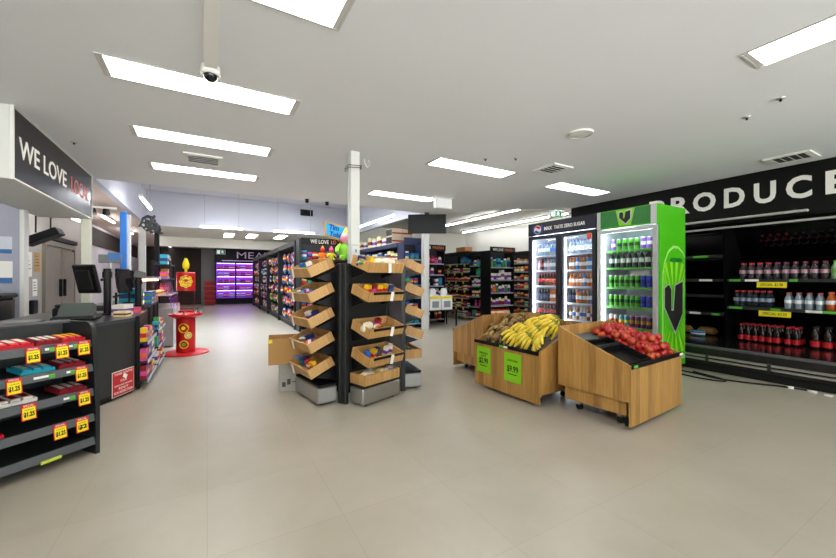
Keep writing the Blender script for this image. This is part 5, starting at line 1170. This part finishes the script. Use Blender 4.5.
# ------------------------------------------------------------------ open produce case
pc = thing('open_display_fridge', 'long black open display fridge under the white produce lettering', 'display fridge', (6.4, 1.6, 0), 0, None, True)
ya, yb = -1.4, 4.75
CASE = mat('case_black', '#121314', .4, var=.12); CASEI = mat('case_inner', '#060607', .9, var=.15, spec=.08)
part('base', MB().box(5.66, 7.2, ya, yb, 0, .13, BLACKM), pc)
part('front_panel', MB().prism([(5.62, ya, .1), (5.66, ya, .1), (5.68, ya, .3), (5.63, ya, .3)], (0, yb-ya, 0), CASE), pc)
for z in (.155, .2): part('bumper_rail', MB().box(5.585, 5.618, ya, yb, z-.011, z+.011, mat('bumper_grey', '#8d8a83', .4)), pc)
for y in [ya+.6*k for k in range(11)]: part('rail_bracket', MB().box(5.58, 5.619, y, y+.03, .14, .22, CHAR), pc)
part('lip', MB().box(5.615, 5.7, ya, yb, .301, .325, CHARL), pc)
part('deck', MB().box(5.7, 7.1, ya, yb, .28, .308, mat('case_deck', '#1a1b1c', .18, var=.1)), pc)
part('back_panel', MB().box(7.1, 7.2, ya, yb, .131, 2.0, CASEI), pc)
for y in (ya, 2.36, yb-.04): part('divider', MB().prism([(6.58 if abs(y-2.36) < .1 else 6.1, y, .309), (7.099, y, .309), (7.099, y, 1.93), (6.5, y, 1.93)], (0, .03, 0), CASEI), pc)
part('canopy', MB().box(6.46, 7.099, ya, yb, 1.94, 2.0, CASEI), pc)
part('canopy_trim', MB().box(6.4, 6.455, ya, yb, 1.92, 1.945, mat('trim_grey', '#a9a9a6', .4)), pc)
part('mirror', MB().prism([(7.08, ya, 1.5), (7.085, ya, 1.503), (6.815, ya, 1.938), (6.81, ya, 1.935)], (0, yb-ya, 0), mat('mirror_dark', '#8a8c8e', .04, 1.0, var=0)), pc, 'tilted dark mirror')
STR = mat('shelf_strip_grey', '#2b2d2e', .4, var=.05)
def case_shelf(y0, y1, z, x0, labels, yl):
    s = part('shelf', MB().box(x0, 7.098, y0, y1, z-.025, z, CASE), pc)
    part('price_strip', MB().box(x0-.02, x0-.0005, y0, y1, z-.03, z+.012, STR), s)
    for a, b, m_ in labels: part('shelf_label', MB().box(x0-.023, x0-.0205, a, b, z-.024, z+.006, m_), s)
    if yl:
        for a, b in yl:
            part('sale_label', MB().prism([(x0-.03, a, z-.105), (x0-.03, b, z-.105), (x0-.022, b, z-.031), (x0-.022, a, z-.031)], (.002, 0, 0), YEL), s, 'yellow sale label'); 
            part('sale_lettering', MB().text('SPECIAL $3.50', .05, (x0-.0285, (a+b)/2, z-.068), (0,-1,0), (.1,0,1), INK, .001, abs(b-a)*.75), s)
case_shelf(ya+.04, 2.35, 1.19, 6.58, ((2.2, 2.33, GREEN), (2.0, 2.15, WCARD), (1.62, 1.7, GREEN), (.9, 1.1, WCARD)), ((1.72, 2.02),))
case_shelf(ya+.04, 2.35, .8, 6.58, ((2.18, 2.33, GREEN), (1.78, 1.88, GREEN), (1.4, 1.55, WCARD), (1.22, 1.4, GREEN)), ((1.68, 2.0),))
case_shelf(2.4, 4.7, 1.55, 6.62, ((2.6, 2.8, GREEN),), None)
case_shelf(2.4, 4.7, 1.19, 6.62, ((2.55, 2.72, WCARD), (3.2, 3.4, WCARD)), None)
case_shelf(2.4, 4.7, .95, 6.62, (), None)
case_shelf(2.4, 4.7, .68, 6.62, ((2.46, 2.56, GREEN), (2.7, 2.85, WCARD), (3.2, 3.3, GREEN)), None)
# sign above
ps_ = thing('produce_sign', 'black fascia with big white produce lettering above the open fridge', 'sign', (6.45, 1.7, 2.02), 0, None, True)
part('fascia', MB().box(6.45, 7.2, -1.5, 4.9, 2.002, 2.648, mat('fascia_black', '#0c0c0c', .6, var=.08, spec=.25)), ps_)
for ch_, a, b in (('P', 3.42, 3.18), ('R', 3.1, 2.83), ('O', 2.77, 2.475), ('D', 2.387, 2.147), ('U', 2.05, 1.822), ('C', 1.733, 1.493), ('E', 1.395, 1.19)):
    m = MB().text(ch_, .375, (6.446, (a+b)/2-.03, 2.34), (0,-1,0), (0,0,1), WCARD, .012, (a-b)*.97, bold=.011)
    part('letter', m, ps_, 'white letter')
part('lamp_rail', MB().box(6.34, 6.40, 1.48, 4.3, 2.03, 2.06, mat('rail_white', '#b8b7b2', .4), .008), ps_)
for y in (1.6, 2.8, 4.1): part('rail_bracket', MB().box(6.36, 6.449, y, y+.03, 2.061, 2.08, CHAR), ps_)
# bottles in the case (with label and cap parts)
def case_bottle(body, lab, cap, h, r, label, key):
    l0, l1 = (.1, .36) if key in ('ck', 'cz') else (.36, .56)
    t = bpy.data.objects.new('soft_drink_bottle', None); C.objects.link(t); t.empty_display_size = .05; props(t, label, 'bottle', 'bottles in the open display fridge')
    o = bpy.data.objects.new('bottle', cached(('cb', key), lambda: MB().lathe([(0, 0, body), (r*.8, 0, body), (r, h*.05, body), (r*.97, h*.3, body), (r, h*.36, body), (r*.98, h*.62, body), (r*.85, h*.7, body), (r*.42, h*.85, body), (r*.38, h*.9, body), (0, h*.9, body)], 16).mesh('bottle'))); C.objects.link(o); o.parent = t
    o = bpy.data.objects.new('paper_label', cached(('cl', key), lambda: MB().lathe([(r*1.005, h*l0, lab), (r*1.025, h*l0, lab), (r*1.025, h*l1, lab), (r*.99, h*l1, lab)], 16).mesh('paper_label'))); C.objects.link(o); o.parent = t
    o = bpy.data.objects.new('cap', cached(('cc', key), lambda: MB().lathe([(0, h*.905, cap), (r*.46, h*.905, cap), (r*.46, h, cap), (0, h, cap)], 12).mesh('cap'))); C.objects.link(o); o.parent = t
    return t
pw = mat('clear_pink', '#97929c', .05, trans=.85, var=0, ior=1.2); maroon = mat('cap_maroon', '#7a1f38', .4); lpk = mat('label_pink', '#b98f9a', .4, var=.5, scale=90); lgr = mat('label_green', '#5fae4a', .4)
dkw = mat('dark_clear', '#66727e', .05, trans=.8, var=0, ior=1.2)
fam = {'pk': (pw, lpk, redcap, .235, .0345), 'mr': (pw, lpk, maroon, .235, .0345), 'gr': (mat('clear_green', '#a8cfa0', .1, trans=.3, var=0), lgr, mat('cap_green', '#58b83c', .4), .235, .0345), 'wr': (dkw, mat('label_slate', '#8a98ac', .4, var=.4, scale=60), redcap, .235, .033), 'wb': (cl, lw, mat('cap_pink', '#c05a6a', .4), .22, .034), 'or': (mat('amber_drink', '#b5541c', .12), lw, mat('cap_orange', '#e86a1c', .4), .235, .04), 'bl': (cl, lb, mat('cap_navy', '#24306a', .4), .215, .034),
       'ck': (mat('cola_dark', '#1d0f0c', .12), rdl, redcap, .25, .035), 'cz': (mat('cola_dark', '#1d0f0c', .12), rdl, mat('cap_black', '#15151a', .4), .28, .046)}
dsc = {'pk': 'pink water bottle with red cap', 'mr': 'pink water bottle with maroon cap', 'gr': 'pale green bottle with green cap', 'wr': 'dark clear bottle with red cap', 'wb': 'clear bottle with pink cap', 'or': 'amber orange bottle', 'bl': 'blue label water bottle', 'ck': 'small cola bottle with red label', 'cz': 'large cola bottle with black cap'}
protos = {}
def cb(kk, x, y, z, where):
    lab = '%s, %s' % (dsc[kk], where)
    if kk not in protos: o = protos[kk] = case_bottle(*fam[kk], lab, kk); o.location = (x, y, z)
    else: dup(protos[kk], (x, y, z), 0, lab)
for dx in (0, .085):
    bk = ', rear row' if dx else ''
    for j in range(15):
        kk = 'pk' if j < 4 else 'mr' if j < 10 else 'gr' if j == 10 else 'mr'
        cb(kk, 6.635+dx, 2.2-.089*j, 1.192, '%s from the fridge end, upper shelf%s' % (ORD[j], bk))
    for j in range(6): cb('wr', 6.635+dx, 2.27-.07*j, .802, '%s from the fridge end, middle shelf%s' % (ORD[j], bk))
    for j, kk in enumerate(('wb', 'wb', 'wb', 'wb', 'or', 'bl', 'bl', 'bl', 'wb')):
        cb(kk, 6.64+dx, 1.73-.095*j, .802, '%s after the gap, middle shelf%s' % (ORD[j], bk))
for r in range(3):
    for j in range(8):
        cb('ck', 6.7+.085*r, 2.24-.077*j-.005*r-(.03 if j > 5 else 0), .31, '%s from the fridge end, %s row on the deck' % (ORD[j], ORD[r]))
for r in range(2):
    for j in range(6): cb('cz', 6.72+.11*r, 1.5-.11*j, .31, '%s along, %s row on the deck' % (ORD[j], ORD[r]))
# leftover goods near the green fridge
put('bread_pack', cached(('loafx', 1), lambda: MB().tube([(-.14,0,.055),(-.1,0,.06),(0,0,.065),(.1,0,.06),(.14,0,.055)], [.02,.055,.06,.055,.02], CARTON, 10).mesh('loaf')), (6.95, 2.75, .312), R(80), 'brown loaf lying on the deck of the open fridge', 'bread')
put('bread_pack', cached(('loafx', 1), None), (6.95, 3.1, .312), R(100), 'second brown loaf on the deck behind the green fridge', 'bread')
put('blue_cloth', cached('cloth', lambda: spread_cloth()) if 0 else packet_mesh(8, .2, .09, .12), (6.7, 2.78, .31), R(90), 'pale blue bag on the deck of the open fridge', 'bag')
# cables and scraps on the floor
pts = [(5.3, 2.6, .012), (5.34, 2.3, .012), (5.28, 2.0, .012), (5.36, 1.75, .012), (5.5, 1.5, .012), (5.55, 1.3, .012)]
def smooth(pts, n=6):
    out = []
    for i in range(len(pts)-1):
        p = [Vector(pts[max(0, min(len(pts)-1, i+k))]) for k in (-1, 0, 1, 2)]
        for k in range(n):
            t_ = k/n; out.append(.5*((2*p[1])+(-p[0]+p[2])*t_+(2*p[0]-5*p[1]+4*p[2]-p[3])*t_*t_+(-p[0]+3*p[1]-3*p[2]+p[3])*t_**3))
    return out+[Vector(pts[-1])]
solid('power_cable', MB().tube(smooth(pts), .009, BLACK, 6), 'black cable on the floor between the green fridge and the open fridge', 'cable')
solid('power_cable', MB().tube(smooth([(5.15, 2.42, .012), (5.12, 2.1, .012), (5.2, 1.9, .012), (5.3, 1.95, .012), (5.42, 2.3, .012)]), .009, BLACK, 6), 'looped black cable on the floor beside the green fridge foot', 'cable')
for k, (x, y) in enumerate(((5.53, 1.42), (5.53, 1.25), (5.5, 1.13), (5.52, .95))):
    solid('paper_scrap', MB().prism([(-.03,-.02,0.001),(.02,-.03,0.001),(.035,.01,0.001),(-.01,.03,0.001)], (0,.004,.02-.004*k), WCARD), 'crumpled white paper scrap on the floor by the open fridge, %s from the cable' % ORD[k], 'paper scrap', (x, y, 0), 0, 'paper scraps on the floor')
